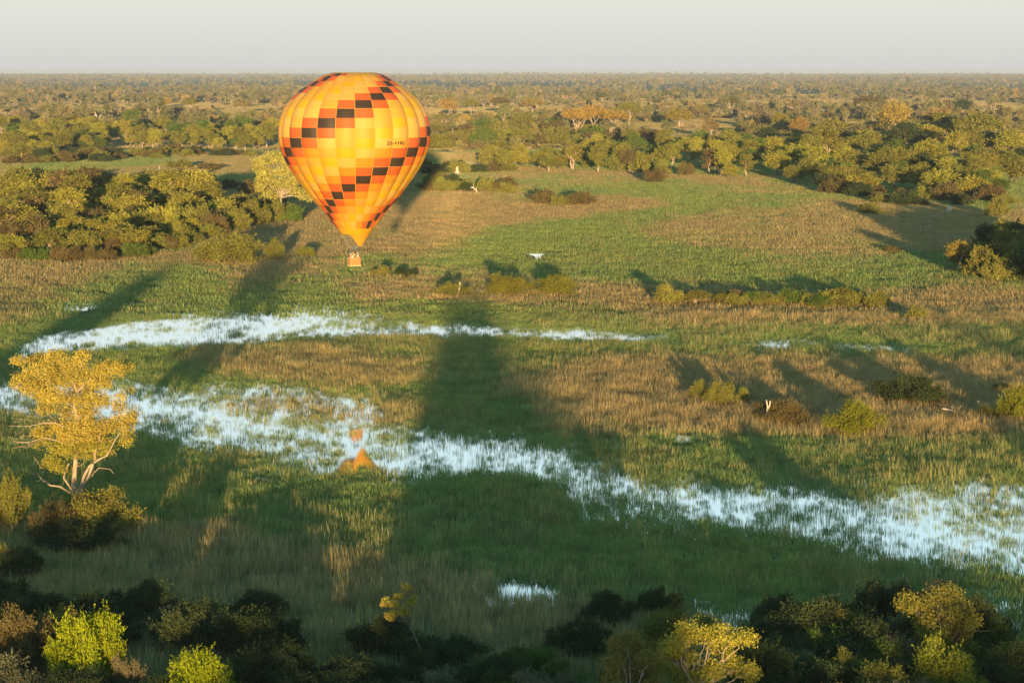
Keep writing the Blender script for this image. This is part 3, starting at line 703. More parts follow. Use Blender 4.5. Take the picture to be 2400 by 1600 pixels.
# foreground thicket (tops catch the sun, the rest stands in shade)
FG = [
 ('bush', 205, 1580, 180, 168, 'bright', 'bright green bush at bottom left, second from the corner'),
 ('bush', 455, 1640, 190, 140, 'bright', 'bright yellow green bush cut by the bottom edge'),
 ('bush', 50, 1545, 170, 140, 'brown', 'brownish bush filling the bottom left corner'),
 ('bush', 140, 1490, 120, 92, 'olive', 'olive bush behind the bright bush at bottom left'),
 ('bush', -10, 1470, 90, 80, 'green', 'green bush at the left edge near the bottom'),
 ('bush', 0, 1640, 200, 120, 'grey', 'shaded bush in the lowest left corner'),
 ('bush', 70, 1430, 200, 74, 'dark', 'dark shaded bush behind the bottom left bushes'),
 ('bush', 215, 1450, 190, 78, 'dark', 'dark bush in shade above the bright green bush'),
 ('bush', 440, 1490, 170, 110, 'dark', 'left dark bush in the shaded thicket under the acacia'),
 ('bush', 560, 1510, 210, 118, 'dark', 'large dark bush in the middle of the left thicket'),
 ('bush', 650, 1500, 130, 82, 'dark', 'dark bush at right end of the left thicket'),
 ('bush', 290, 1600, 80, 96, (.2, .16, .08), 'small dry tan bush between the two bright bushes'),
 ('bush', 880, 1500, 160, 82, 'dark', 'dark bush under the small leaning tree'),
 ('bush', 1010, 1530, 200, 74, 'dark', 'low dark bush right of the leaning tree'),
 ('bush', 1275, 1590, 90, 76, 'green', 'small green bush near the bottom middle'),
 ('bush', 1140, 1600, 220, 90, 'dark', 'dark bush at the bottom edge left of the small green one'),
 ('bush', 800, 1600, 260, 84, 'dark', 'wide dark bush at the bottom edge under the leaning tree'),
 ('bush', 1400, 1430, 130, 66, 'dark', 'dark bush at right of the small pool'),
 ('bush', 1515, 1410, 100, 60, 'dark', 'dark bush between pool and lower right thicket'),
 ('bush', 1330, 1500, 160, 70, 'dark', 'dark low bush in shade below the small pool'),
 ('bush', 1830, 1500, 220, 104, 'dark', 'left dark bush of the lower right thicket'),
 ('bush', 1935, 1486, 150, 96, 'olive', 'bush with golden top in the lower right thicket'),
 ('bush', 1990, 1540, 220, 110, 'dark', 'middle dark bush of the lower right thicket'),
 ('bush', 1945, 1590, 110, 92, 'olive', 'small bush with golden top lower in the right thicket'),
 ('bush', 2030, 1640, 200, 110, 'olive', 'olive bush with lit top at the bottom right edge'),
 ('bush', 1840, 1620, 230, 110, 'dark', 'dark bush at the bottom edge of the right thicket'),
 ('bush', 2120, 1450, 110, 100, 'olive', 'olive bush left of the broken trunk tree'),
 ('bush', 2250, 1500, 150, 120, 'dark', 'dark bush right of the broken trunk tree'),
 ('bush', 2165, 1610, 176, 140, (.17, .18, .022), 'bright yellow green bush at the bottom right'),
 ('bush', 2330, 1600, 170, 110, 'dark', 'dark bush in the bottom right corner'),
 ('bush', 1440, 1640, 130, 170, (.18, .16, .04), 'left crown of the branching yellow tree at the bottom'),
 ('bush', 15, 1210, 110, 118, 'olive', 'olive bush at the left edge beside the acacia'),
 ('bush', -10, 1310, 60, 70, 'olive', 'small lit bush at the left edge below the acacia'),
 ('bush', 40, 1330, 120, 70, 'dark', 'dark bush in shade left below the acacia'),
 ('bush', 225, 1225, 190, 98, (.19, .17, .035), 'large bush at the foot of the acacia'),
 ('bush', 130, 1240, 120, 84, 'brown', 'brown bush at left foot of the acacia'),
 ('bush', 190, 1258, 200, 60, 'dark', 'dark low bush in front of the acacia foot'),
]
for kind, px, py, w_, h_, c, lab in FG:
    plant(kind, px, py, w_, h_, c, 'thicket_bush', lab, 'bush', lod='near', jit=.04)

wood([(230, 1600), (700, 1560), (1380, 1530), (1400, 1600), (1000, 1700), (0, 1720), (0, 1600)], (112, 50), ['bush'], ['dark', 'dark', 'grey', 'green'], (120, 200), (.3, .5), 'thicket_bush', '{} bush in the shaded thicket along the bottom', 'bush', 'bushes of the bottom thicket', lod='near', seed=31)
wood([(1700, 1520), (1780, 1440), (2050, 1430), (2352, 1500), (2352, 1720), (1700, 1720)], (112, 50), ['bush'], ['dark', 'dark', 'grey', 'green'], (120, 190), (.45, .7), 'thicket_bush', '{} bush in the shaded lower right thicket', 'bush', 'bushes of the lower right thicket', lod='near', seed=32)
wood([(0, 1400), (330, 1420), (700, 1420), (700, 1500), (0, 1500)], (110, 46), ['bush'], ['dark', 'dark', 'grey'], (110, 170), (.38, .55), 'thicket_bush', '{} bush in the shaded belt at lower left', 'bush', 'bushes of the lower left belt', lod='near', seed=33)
# far savanna: scattered trees out to the horizon, too many and too small to count
def far_leaf(kind, v):
    r = random.Random(v*5+1); nr = np.random.default_rng(v+900+len(kind)); lobes = crown_lobes(kind, r)
    pts = lobe_points(lobes, 700, nr, 6, .35); v_, f_ = leaves(pts, .95, nr)
    me = mesh_np('far_crown', v_, f_, M_LEAFI)
    me.materials.append(M_BARK)
    if kind != 'bush':
        segs = trunk_segs(kind, r, lobes); parts = [tri_quads(*tube(p, [q*1.5 for q in rr], 4)) for p, rr, n in segs]
        tv, tf = join_faces(parts)
        v2, f2 = join_faces([(v_, f_), (tv, tf)]); me = mesh_np('far_tree', v2, f2, M_LEAFI); me.materials.append(M_BARK)
        mi = np.zeros(len(f2), np.int32); mi[len(f_):] = 1; me.polygons.foreach_set('material_index', mi)
    return me
FP = [far_leaf('round', 0), far_leaf('round', 1), far_leaf('spread', 2), far_leaf('spread', 3), far_leaf('tall', 4), far_leaf('bush', 5), far_leaf('bush', 6)]
def far_trees():
    X = []; Y = []; Kx = []; Sx = []; Tn = []
    pal = np.array([[.165, .16, .065], [.19, .17, .075], [.23, .185, .085], [.12, .125, .05], [.31, .22, .09], [.20, .16, .10]])
    for (d1, d2, n) in ((1250, 1900, 2300), (1900, 3200, 4600), (3200, 6000, 8500), (6000, 12000, 11000), (12000, 17000, 10000)):
        x, y = sample(n, d1, d2, 60)
        dens = .5*fbm(x*.004, y*.0016, 101, 3)+.5*fbm(x*.0012, y*.0011, 107, 3)
        px, py = to_px(x, y)
        keep = rng.random(n) < np.clip((dens-.42)*7, .07, 1)
        # stay off the pale clearings
        clear = inpoly(px, py, [(560, 285), (650, 262), (650, 285)]) | inpoly(px, py, [(1000, 256), (1330, 246), (1330, 268), (1000, 272)]) | inpoly(px, py, [(1450, 285), (1700, 270), (1700, 315), (1520, 312)]) | inpoly(px, py, [(2140, 226), (2352, 238), (2352, 250), (2140, 236)])
        keep &= ~clear
        x = x[keep]; y = y[keep]; m = len(x)
        X.append(x); Y.append(y)
        k = rng.choice(7, m, p=[.17, .17, .12, .12, .1, .16, .16]); Kx.append(k)
        s_ = rng.uniform(.6, 1.2, m)*np.where(rng.random(m) < .1, 1.7, 1.0)*np.where(y > 6000, 1.3, 1.0); Sx.append(np.stack([s_, s_, s_*rng.uniform(.8, 1.1, m)], 1))
        Tn.append(pal[rng.choice(6, m, p=[.28, .24, .14, .18, .06, .1])]*rng.uniform(.8, 1.2, m)[:, None])
    x = np.concatenate(X); y = np.concatenate(Y)
    scatter('distant_woodland', FP, np.stack([x, y, rise(x, y)], 1), np.concatenate(Kx), rng.random(len(x))*6.283, np.concatenate(Sx), np.concatenate(Tn), 'hazy savanna woodland reaching to the horizon', 'woodland')
far_trees()
# scrub filling the ground between the woods and the plain
def scrub():
    n = 7500; x, y = sample(n, 840, 1900, 30); px, py = to_px(x, y)
    ok = (fbm(x*.011, y*.006, 131, 3) > .44)
    reg = inpoly(px, py, [(0, 262), (2352, 262), (2352, 340), (1700, 345), (1330, 345), (1180, 350), (985, 340), (985, 300), (640, 290), (640, 300), (0, 305)])
    clear = inpoly(px, py, [(560, 285), (650, 262), (650, 285)]) | inpoly(px, py, [(1450, 285), (1700, 270), (1700, 315), (1520, 312)])
    k = ok & reg & ~clear; x = x[k]; y = y[k]; m = len(x)
    pal = np.array([[.16, .15, .045], [.19, .165, .055], [.15, .115, .05], [.23, .19, .06]])
    s_ = rng.uniform(.5, 1.2, m)
    scatter('scrubland', FP, np.stack([x, y, np.zeros(m)], 1), np.where(rng.random(m) < .8, 5+rng.integers(0, 2, m), rng.integers(0, 5, m)), rng.random(m)*6.283, np.stack([s_, s_, s_*.8], 1), pal[rng.integers(0, 4, m)], 'low olive scrub between the woods and the far plain', 'scrub')
scrub()

# ------------------------------------------------------------------ trees behind and beneath the viewpoint, whose long shadows lie on the marsh
def shade_tree(px, py, wpx, hm, kind='round', top=None):
    """tree of height hm whose shadow tip falls at (px,py), about wpx wide there"""
    g_ = ground(px, py); L = hm/math.tan(SUN_EL); w_ = wpx*m_per_px(g_)
    plant_m(kind, g_.x-SD.x*L, g_.y-SD.y*L, w_, hm, 'olive', 'riverside_tree', 'tall riverside tree behind the viewpoint, its long shadow crossing the marsh', 'tree', 'riverside trees behind the viewpoint')
SH = [(1040, 680, 150, 21), (1085, 684, 130, 21), (1080, 745, 190, 20), (1135, 770, 220, 19), (1180, 850, 240, 18), (1110, 860, 230, 18), (1250, 960, 280, 17), (1140, 980, 270, 17), (1340, 1040, 240, 16),
      (395, 605, 120, 20), (300, 660, 130, 19), (190, 730, 170, 18), (20, 690, 90, 18),
      (60, 920, 220, 16), (200, 960, 240, 16), (330, 1000, 170, 15),
      (1480, 1060, 150, 16), (1750, 1030, 180, 17), (1900, 1060, 160, 16), (1620, 1080, 150, 15),
      (2190, 748, 260, 21), (2352, 752, 260, 21), (2030, 815, 130, 19), (2300, 830, 280, 18), (2420, 830, 260, 18), 
      ]
for a in SH: shade_tree(*a)
for i, x in enumerate(range(-60, 2440, 105)):
    yy = 1165 + 26*math.sin(i*1.9) + (60 if 350 < x < 620 else 0) + (30 if x > 1900 else 0) + (35 if x > 1250 else 0)
    if not 330 < x < 600: shade_tree(x, yy, 250, random.uniform(12.5, 14.5))
    shade_tree(x+50, yy+110, 340, random.uniform(11.5, 13)); shade_tree(x, yy+230, 340, random.uniform(8.5, 10))

# ------------------------------------------------------------------ acacia at the left (limbs and foliage read off the photograph, given real depth)
def acacia():
    foot = ground(172, 1160); Y0 = foot.y
    mp = m_per_px(foot)*2352/2400/2.9025*1.0
    root = obj('acacia_tree', None); root.location = foot
    tag(root, 'tall golden acacia with pale forked trunks and bare limbs at the left', 'tree')
    r = random.Random(21)
    def P(c, yo=0.0): # crop coordinate -> local metres
        return Vector(((c[0]-508)*mp, yo, (1172-c[1])*mp))
    B = [ # points, r0, r1, depth drift
     ([(508, 1185), (505, 1130), (500, 1060), (510, 960), (520, 860), (528, 760), (548, 650), (540, 560), (512, 490), (540, 400), (520, 330), (500, 250)], .42, .07, .3),
     ([(525, 1180), (530, 1120), (552, 1050), (585, 960), (625, 892), (655, 868), (700, 840), (745, 818), (772, 778), (812, 700), (850, 650)], .27, .05, -.8),
     ([(655, 868), (655, 800), (690, 740), (697, 660), (728, 600), (800, 562), (905, 490)], .22, .04, -.6),
     ([(530, 1175), (540, 1115), (575, 1030), (612, 975), (640, 910), (655, 868)], .22, .17, -.7),
     ([(515, 1110), (480, 1030), (448, 972), (470, 915), (500, 860)], .16, .07, -.9),
     ([(500, 1100), (410, 1040), (350, 1030), (300, 990), (272, 942), (225, 942)], .14, .04, -.6),
     ([(272, 942), (290, 900), (270, 838)], .07, .02, -.6), ([(225, 942), (242, 890), (200, 886)], .05, .02, -.6),
     ([(300, 990), (262, 994)], .05, .03, -.7), ([(290, 935), (320, 930)], .04, .02, -.7), ([(350, 1030), (312, 970)], .04, .02, -.7),
     ([(620, 995), (650, 940), (695, 900), (770, 905), (800, 930)], .09, .02, -1.0),
     ([(528, 760), (490, 745), (400, 712), (330, 690), (240, 716), (140, 705)], .12, .02, -1.2), ([(240, 716), (205, 746), (140, 750)], .04, .015, -1.2), ([(330, 690), (270, 730), (235, 740)], .04, .015, -1.3),
     ([(545, 660), (455, 625), (400, 592), (330, 592), (230, 606), (110, 600)], .11, .02, -1.2), ([(230, 606), (180, 650)], .03, .012, -1.2), ([(330, 592), (285, 560), (285, 530)], .04, .012, -1.2), ([(300, 595), (200, 570), (150, 580)], .03, .012, -1.1),
     ([(512, 490), (440, 450), (400, 380), (330, 280), (240, 200), (150, 180)], .1, .03, .4), ([(540, 400), (610, 330), (700, 280), (800, 230), (890, 240)], .1, .03, .3),
     ([(520, 330), (450, 240), (420, 150)], .07, .03, .2), ([(530, 340), (570, 240), (590, 160)], .07, .03, .2), ([(728, 600), (690, 520), (740, 450), (800, 400)], .07, .025, -.4),
     ([(400, 592), (330, 520), (240, 500), (200, 510)], .05, .015, -1), ([(800, 562), (800, 480), (820, 420)], .06, .02, -.7), ([(697, 690), (720, 610), (690, 600)], .04, .015, -.8),
     ([(772, 778), (820, 800)], .04, .015, -.9), ([(697, 740), (760, 720), (820, 690)], .05, .015, -.9), ([(525, 830), (540, 900), (580, 880), (600, 800)], .06, .03, -.3),
    ]
    for n_, (pts, r0, r1, yo) in enumerate(B):
        m_ = []; L = len(pts)
        for i, c in enumerate(pts):
            f = i/(L-1); m_.append(P(c, yo*f*1.6 + r.uniform(-.12, .12)*(f > 0) + (0 if n_ else 0)))
        rad = [.78*(r0+(r1-r0)*(i/(L-1))**.8) for i in range(L)]
        me = limbs_mesh('limb', [(m_, rad, 8)], M_BARK)
        o_ = obj('trunk' if n_ in (0, 1, 3) else 'limb', me, root)
    # fine twigs
    segs = []
    for i in range(120):
        c = r.choice([(200, 600), (300, 590), (240, 715), (170, 705), (230, 930), (285, 870), (900, 500), (870, 690), (430, 520), (620, 560), (700, 480), (330, 740), (600, 620), (940, 570), (780, 770)])
        p = P((c[0]+r.gauss(0, 35), c[1]+r.gauss(0, 22)), r.uniform(-1.5, .3)); q = p+Vector((r.gauss(0, .5), r.gauss(0, .3), r.gauss(0.05, .35)))
        segs.append((wiggle(p, q, 3, .09, r), [.022, .018, .012, .006], 4))
    obj('twigs', limbs_mesh('twigs', segs, M_BARK), root)
    blobs = [(420, 150, 70, 40), (580, 160, 58, 30), (180, 175, 62, 22), (270, 195, 70, 32), (780, 230, 110, 42), (870, 250, 45, 30), (340, 240, 120, 45), (160, 300, 45, 24), (240, 390, 85, 55), (220, 320, 80, 40),
             (430, 320, 130, 70), (620, 290, 100, 55), (560, 400, 80, 50), (870, 400, 42, 22), (730, 440, 55, 25), (450, 420, 90, 40), (330, 440, 70, 40), (610, 520, 60, 35), (350, 500, 60, 26), (860, 560, 60, 35), (920, 540, 40, 25),
             (640, 690, 62, 45), (830, 620, 85, 45), (490, 690, 110, 50), (330, 670, 60, 25), (290, 755, 60, 30), (430, 800, 105, 50), (560, 780, 85, 50), (385, 880, 65, 42), (430, 920, 45, 30), (730, 740, 48, 35), (850, 730, 55, 32), (700, 340, 70, 38), (500, 230, 80, 40), (600, 610, 60, 30), (740, 800, 45, 25), (560, 640, 100, 55), (430, 640, 85, 42), (700, 625, 80, 45), (310, 640, 55, 26), (650, 760, 70, 45), (500, 560, 90, 40), (820, 500, 50, 28), (880, 620, 45, 40), (640, 430, 90, 45), (350, 860, 40, 30), (620, 830, 50, 30)]
    nr = np.random.default_rng(4); lob = []
    for (cx, cz, rx, rz) in blobs:
        for k in range(2):
            p = P((cx+r.gauss(0, rx*.25), cz+r.gauss(0, rz*.2))); lob.append((p.x, r.uniform(-1.9, 1.9), p.z, rx*mp*.92, rx*mp*.95, rz*mp*.95))
    pts = lobe_points(lob, 60000, nr, 12, .17, .3)
    v_, f_ = leaves(pts, .155, nr)
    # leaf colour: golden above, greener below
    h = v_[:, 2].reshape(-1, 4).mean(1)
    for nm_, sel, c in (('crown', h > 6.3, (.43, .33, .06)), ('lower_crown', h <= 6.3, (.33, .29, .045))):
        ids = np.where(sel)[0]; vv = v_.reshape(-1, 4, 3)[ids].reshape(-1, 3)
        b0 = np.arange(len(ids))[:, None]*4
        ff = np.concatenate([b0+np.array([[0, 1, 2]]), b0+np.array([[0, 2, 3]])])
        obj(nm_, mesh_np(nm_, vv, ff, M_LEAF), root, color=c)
acacia()

# ------------------------------------------------------------------ foreground trees with visible branches
def branch_tree(name, label, foot, tips, lean, crown_col, leaf, nleaf, bark, clump_r=.55, trunk_r=.14, split=.45, seed=1, cat='tree'):
    """forking small tree; tips = crown points (px, py) with a spread in metres, measured at the foot's distance"""
    r = random.Random(seed); nr = np.random.default_rng(seed)
    g_ = ground(*foot); root = obj(name, None); root.location = g_; tag(root, label, cat)
    tp = [at(a, b, g_.y+r.uniform(-1.2, 1.2))-g_ for a, b in tips]
    cen = sum(tp, Vector())/len(tp); fork = Vector((cen.x*split+lean[0], cen.y*split, cen.z*split))
    obj('trunk', limbs_mesh('trunk', [(wiggle((0, 0, -.2), fork, 4, .035, r), [trunk_r*1.5, trunk_r*1.2, trunk_r*1.05, trunk_r, trunk_r*.9], 8)], bark), root)
    segs = []
    for p in tp:
        mid = fork.lerp(p, .5)+Vector((r.gauss(0, .3), r.gauss(0, .3), r.gauss(0, .2)))*clump_r
        segs.append((wiggle(fork, mid, 2, .06, r)+wiggle(mid, p, 3, .07, r)[1:], [trunk_r*.75, trunk_r*.6, trunk_r*.45, trunk_r*.32, trunk_r*.2, trunk_r*.1], 6))
        for k in range(4):
            a = mid.lerp(p, r.random()); q = a+Vector((r.gauss(0, .8), r.gauss(0, .8), r.uniform(.1, .9)))*clump_r
            segs.append((wiggle(a, q, 3, .08, r), [trunk_r*.22, trunk_r*.16, trunk_r*.1, trunk_r*.05], 5))
    obj('branches', limbs_mesh('branches', segs, bark), root)
    lob = [(p.x+r.gauss(0, .3)*clump_r, p.y+r.gauss(0, .8)*clump_r, p.z+r.gauss(0, .3)*clump_r, q_*r.uniform(.8, 1.3), q_*r.uniform(.8, 1.3), q_*r.uniform(.5, .8)) for p in tp for q_ in (clump_r, clump_r*.6, clump_r*.45)]
    pts = lobe_points(lob, nleaf, nr, 8, clump_r*.22, .3); v_, f_ = leaves(pts, leaf, nr, 1.7)
    obj('crown', mesh_np('crown', v_, f_, M_LEAF), root, color=crown_col)
    return root
branch_tree('leafy_tree', 'bright yellow leaved tree with pale open branching at the bottom', (1590, 1660),
            [(1540, 1470), (1565, 1450), (1590, 1445), (1620, 1455), (1650, 1460), (1680, 1475), (1700, 1465), (1535, 1500), (1560, 1490), (1660, 1500), (1690, 1530), (1640, 1545), (1600, 1560), (1560, 1555), (1715, 1545), (1520, 1535)],
            (0, 0), (.32, .28, .04), .15, 13000, M_BARK, .7, .12, .35, 31)
branch_tree('leafy_tree', 'duller green tree behind the bright yellow leaved tree', (1570, 1580),
            [(1500, 1440), (1520, 1430), (1550, 1425), (1480, 1460), (1530, 1460), (1560, 1440), (1700, 1500), (1740, 1495), (1720, 1530), (1500, 1490), (1620, 1430)],
            (0, 0), (.13, .14, .03), .15, 12000, M_BARKD, .75, .11, .4, 32)
branch_tree('leafy_tree', 'brownish leaved tree with open twigs left of the yellow leaved tree', (1450, 1680),
            [(1425, 1475), (1445, 1470), (1470, 1490), (1490, 1500), (1420, 1510), (1440, 1530), (1480, 1530), (1415, 1560), (1450, 1560), (1500, 1560)],
            (0, 0), (.26, .19, .045), .14, 8000, M_BARK, .6, .09, .4, 33)
branch_tree('leaning_tree', 'small leaning tree with lit yellow crown above dark bushes', (990, 1545),
            [(888, 1378), (905, 1385), (920, 1368), (938, 1352), (948, 1375), (920, 1398), (902, 1412), (935, 1406), (892, 1418)],
            (.1, 0), (.42, .32, .05), .13, 3200, M_BARKD, .3, .05, .72, 34)  # dark bark here puts the trunk's shade into its colour
branch_tree('broken_tree', 'feathery olive tree with broken slanting pale trunk at lower right', (2185, 1540),
            [(2100, 1395), (2115, 1415), (2128, 1440), (2140, 1385), (2170, 1400), (2200, 1385), (2220, 1410), (2180, 1430), (2205, 1450), (2185, 1475), (2150, 1440), (2225, 1445), (2088, 1385), (2160, 1362), (2200, 1490), (2165, 1470), (2230, 1480), (2215, 1510)],
            (0, 0), (.20, .18, .035), .15, 14000, M_BARKD, .75, .12, .5, 35)
branch_tree('dry_tree', 'small dry reddish tree top above the broken trunk', (2160, 1520),
            [(2140, 1350), (2155, 1340), (2170, 1352), (2150, 1362), (2130, 1365)],
            (0, 0), (.24, .14, .07), .1, 900, M_BARK, .45, .05, .6, 36)

branch_tree('tall_tree', 'tall yellow leaved tree with pale trunk half behind the balloon', (648, 494),
            [(590, 382), (606, 368), (628, 362), (650, 366), (672, 378), (692, 402), (600, 408), (625, 398), (655, 395), (594, 434), (618, 446), (692, 440), (702, 456), (645, 425), (670, 436), (604, 390), (680, 415)],
            (0, 0), (.37, .33, .075), .5, 11000, M_BARK, 1.9, .3, .45, 37)
# dead wood -------------------------------------------------------------
def dead(name, label, foot, lines, cat, z=0, depth=0.0):
    """bare timber: polylines in measured pixels [(points, r0, r1)...] standing at the foot's distance"""
    g_ = ground(*foot); root = obj(name, None); root.location = g_; tag(root, label, cat); r = random.Random(int(foot[0]))
    for k, (pts, r0, r1) in enumerate(lines):
        P_ = [at(a, b, g_.y+r.uniform(-.3, .3)+depth*i)-g_ for i, (a, b) in enumerate(pts)]
        rad = [r0+(r1-r0)*i/(len(P_)-1) for i in range(len(P_))]
        obj('trunk' if k == 0 else 'branch', limbs_mesh('branch', [(P_, rad, 6)], M_DEAD), root)
dead('dead_tree', 'bare pale snag with short forks in front of the low dark shrub', (1052, 682),
     [([(1052, 684), (1053, 672), (1055, 660), (1057, 652), (1055, 647)], .22, .1), ([(1057, 652), (1061, 648)], .1, .05), ([(1048, 681), (1046, 668), (1049, 664)], .12, .06), ([(1044, 680), (1043, 667)], .1, .06), ([(1055, 682), (1061, 674)], .08, .04)], 'dead tree')
dead('tree_stump', 'twin pale standing snags in front of the brownish shrub', (1762, 974),
     [([(1763, 972), (1761, 950), (1763, 932), (1760, 918)], .1, .06), ([(1763, 942), (1768, 930), (1769, 920)], .1, .06)], 'dead tree')
dead('fallen_tree', 'tangle of grey fallen branches by the small olive shrub', (2215, 955),
     [([(2165, 938), (2190, 943), (2215, 952), (2232, 958)], .09, .14), ([(2215, 952), (2238, 938)], .08, .04), ([(2232, 958), (2240, 945), (2246, 940)], .07, .03), ([(2190, 943), (2186, 934)], .05, .03), ([(2205, 955), (2200, 940), (2208, 932)], .05, .02)], 'dead tree')
dead('dead_tree', 'short upright pale snag behind the fallen branches', (2248, 940), [([(2248, 942), (2249, 930), (2247, 920)], .14, .07), ([(2249, 932), (2254, 931)], .1, .05)], 'dead tree')
dead('dead_tree', 'white leaning dead tree in the scrub right of the balloon', (1100, 446),
     [([(1100, 448), (1094, 438), (1088, 432), (1082, 428)], .3, .12), ([(1094, 438), (1094, 430)], .14, .07), ([(1088, 432), (1087, 422)], .14, .07), ([(1086, 432), (1079, 432)], .12, .06)], 'dead tree')
dead('fallen_log', 'pale fallen log lying in shade at the right meadow', (2100, 577), [([(2082, 577), (2100, 576), (2118, 577)], .22, .3)], 'log')
dead('dead_tree', 'thin bare stem standing in the left meadow', (365, 394), [([(365, 395), (365, 386), (366, 381)], .2, .1)], 'dead tree')
dead('dead_tree', 'pale bare tree with spreading limbs above the left wood', (220, 285),
     [([(226, 284), (224, 275), (221, 265), (217, 257)], .6, .25), ([(224, 275), (230, 266), (234, 262)], .4, .2), ([(221, 265), (214, 266)], .3, .15)], 'dead tree')
dead('dead_tree', 'small white forked snag at right in the far clearing', (1728, 300), [([(1727, 305), (1730, 296), (1734, 290)], .4, .2), ([(1730, 296), (1726, 292)], .3, .15)], 'dead tree')
dead('dead_tree', 'slanting dead trunk over the broken olive tree', (2230, 1500), [([(2240, 1440), (2222, 1400), (2208, 1378), (2196, 1368)], .09, .06)], 'dead tree')

# termite mounds -------------------------------------------------------------
def mound(label, foot, prof, cat='termite mound'):
    g_ = ground(*foot); mp = m_per_px(g_); V = []; F = []; n = 12; r = random.Random(int(foot[0]))
    for i, (rad, h, dx) in enumerate(prof):
        for k in range(n):
            a = 6.283*k/n; q = rad*mp*r.uniform(.8, 1.2); V.append((dx*mp+q*math.cos(a), q*math.sin(a), h*mp+r.uniform(-.3, .3)*mp*(i > 0)))
    for i in range(len(prof)-1):
        for k in range(n): F.append((i*n+k, i*n+(k+1) % n, (i+1)*n+(k+1) % n, (i+1)*n+k))
    F.append(tuple(reversed(range(n)))); F.append(tuple(range(len(V)-n, len(V))))
    me = bpy.data.meshes.new('termite_mound'); me.from_pydata(V, [], F); me.materials.append(M_TERM)
    o_ = obj('termite_mound', me); o_.location = g_; tag(o_, label, cat)
mound('pale termite mound with tall spire near the narrow channel', (1050, 402), [(15, -1, 0), (9, 3, 0), (5, 6, 0), (3, 11, 0), (2.4, 15, 0), (2.6, 17, 0), (1, 20, 0)])
mound('rounded pink termite mound in the shaded grass at far right', (2180, 487), [(9, -1, 0), (7, 4, 0), (5, 9, 1), (3, 13, 2), (1, 16, 2)])
mound('tiny white termite mound behind the right wood', (1876, 288), [(2.6, -1, 0), (2.2, 2, 0), (1.4, 5, 0), (.5, 6, 0)])

# ------------------------------------------------------------------ hot air balloon
YB = 292.0
CROP = 3.137
def bz(cy): return at(831/K, (140+cy/CROP)/K, YB).z          # height of a crop row at the balloon
def bm(c): return c/CROP/16.02                                # crop px -> metres
AX = at(831/K, 340/K, YB).x
PROF = [(97, 158), (110, 205), (125, 240), (150, 280), (175, 317), (228, 390), (288, 458), (350, 505), (420, 534), (490, 549), (555, 552), (620, 546), (680, 528), (710, 516), (770, 488), (830, 452), (890, 410), (950, 366), (1015, 319), (1083, 255), (1145, 205), (1233, 141)]
pr = np.array(PROF, float)
# dense profile, arc length
cy = np.linspace(97, 1233, 900); hw = np.interp(cy, pr[:, 0], pr[:, 1])
for _ in range(30): hw[1:-1] = (hw[:-2]+hw[1:-1]*2+hw[2:])/4
pz = np.array([bz(c) for c in cy]); prr = hw/CROP/16.02
sarc = np.concatenate([[0], np.cumsum(np.hypot(np.diff(pz), np.diff(prr)))])
s_eq = np.interp(562, cy, sarc); S_TOT = sarc[-1]; ROWH = (S_TOT-s_eq)/11.0
ROW0 = -int(math.floor(s_eq/ROWH)+1)
def prof(s): return float(np.interp(s, sarc, prr)), float(np.interp(s, sarc, pz))
NG = 24; G0 = R(-9.9)
def env_point(g_, u, s, out=0.0):
    """gore g_, u 0..1 across, arc s -> local point; bulged between the seams"""
    r_, z_ = prof(min(max(s, 0), S_TOT)); an = G0+R(15)*(g_+u)
    rr_ = r_*(1+.032*(1-(2*u-1)**2)-.020)+out
    return (rr_*math.sin(an), -rr_*math.cos(an), z_)
def fabric(name, col):
    return simple_mat(name, col, .55, .05, .8, .25, trans=.22)
M_FAB = {'black': fabric('fabric_brown_black', (.045, .03, .018)), 'red': fabric('fabric_red_orange', (.54, .10, .02)), 'amber': fabric('fabric_amber', (.58, .22, .014)),
         'yellow': fabric('fabric_yellow', (.60, .31, .007)), 'gold': fabric('fabric_gold', (.56, .28, .034)), 'pale': fabric('fabric_pale_gold', (.60, .32, .06))}
M_TAPE = simple_mat('load_tape', (.45, .24, .03), .7)
balloon = obj('hot_air_balloon', None); balloon.location = (AX, YB, 0)
tag(balloon, 'yellow and orange chequered hot air balloon with black diagonal stripes over the marsh', 'hot air balloon')
NAMES = {5: 'black', 4: 'red', 6: 'red', 3: 'amber', 7: 'amber', 1: 'yellow', 0: 'gold', 2: 'pale'}
def panel_mesh(g_, r_, lift=0.0):
    s0 = max(0, s_eq+r_*ROWH); s1 = min(S_TOT, s_eq+(r_+1)*ROWH); V = []; F = []; nu, nv = 5, 3
    for j in range(nv+1):
        for i in range(nu+1):
            puff = .035*(1-(2*j/nv-1)**2)*(1-(2*i/nu-1)**2)
            V.append(env_point(g_, i/nu, s0+(s1-s0)*j/nv, puff))
    for j in range(nv):
        for i in range(nu): a = j*(nu+1)+i; F.append((a, a+nu+1, a+nu+2, a+1))
    return V, F
back = {k: ([], []) for k in M_FAB}
for g_ in range(NG):
    gg = g_ if g_ <= 12 else g_-24
    for r_ in range(ROW0, 11):
        c_ = NAMES[(r_+gg) % 8]
        if c_ == 'amber' and r_ < 1: c_ = random.choice(['gold', 'pale'])
        V, F = panel_mesh(gg, r_)
        if -6 <= gg <= 6:
            me = bpy.data.meshes.new('panel'); me.from_pydata(V, [], F); me.materials.append(M_FAB[c_])
            me.polygons.foreach_set('use_smooth', np.ones(len(F), bool))
            obj('panel', me, balloon)
        else:
            b_ = back[c_]; k = len(b_[0]); b_[0].extend(V); b_[1].extend([tuple(q+k for q in f) for f in F])
bv = []; bf = []; bmi = []
me = bpy.data.meshes.new('back_panels')
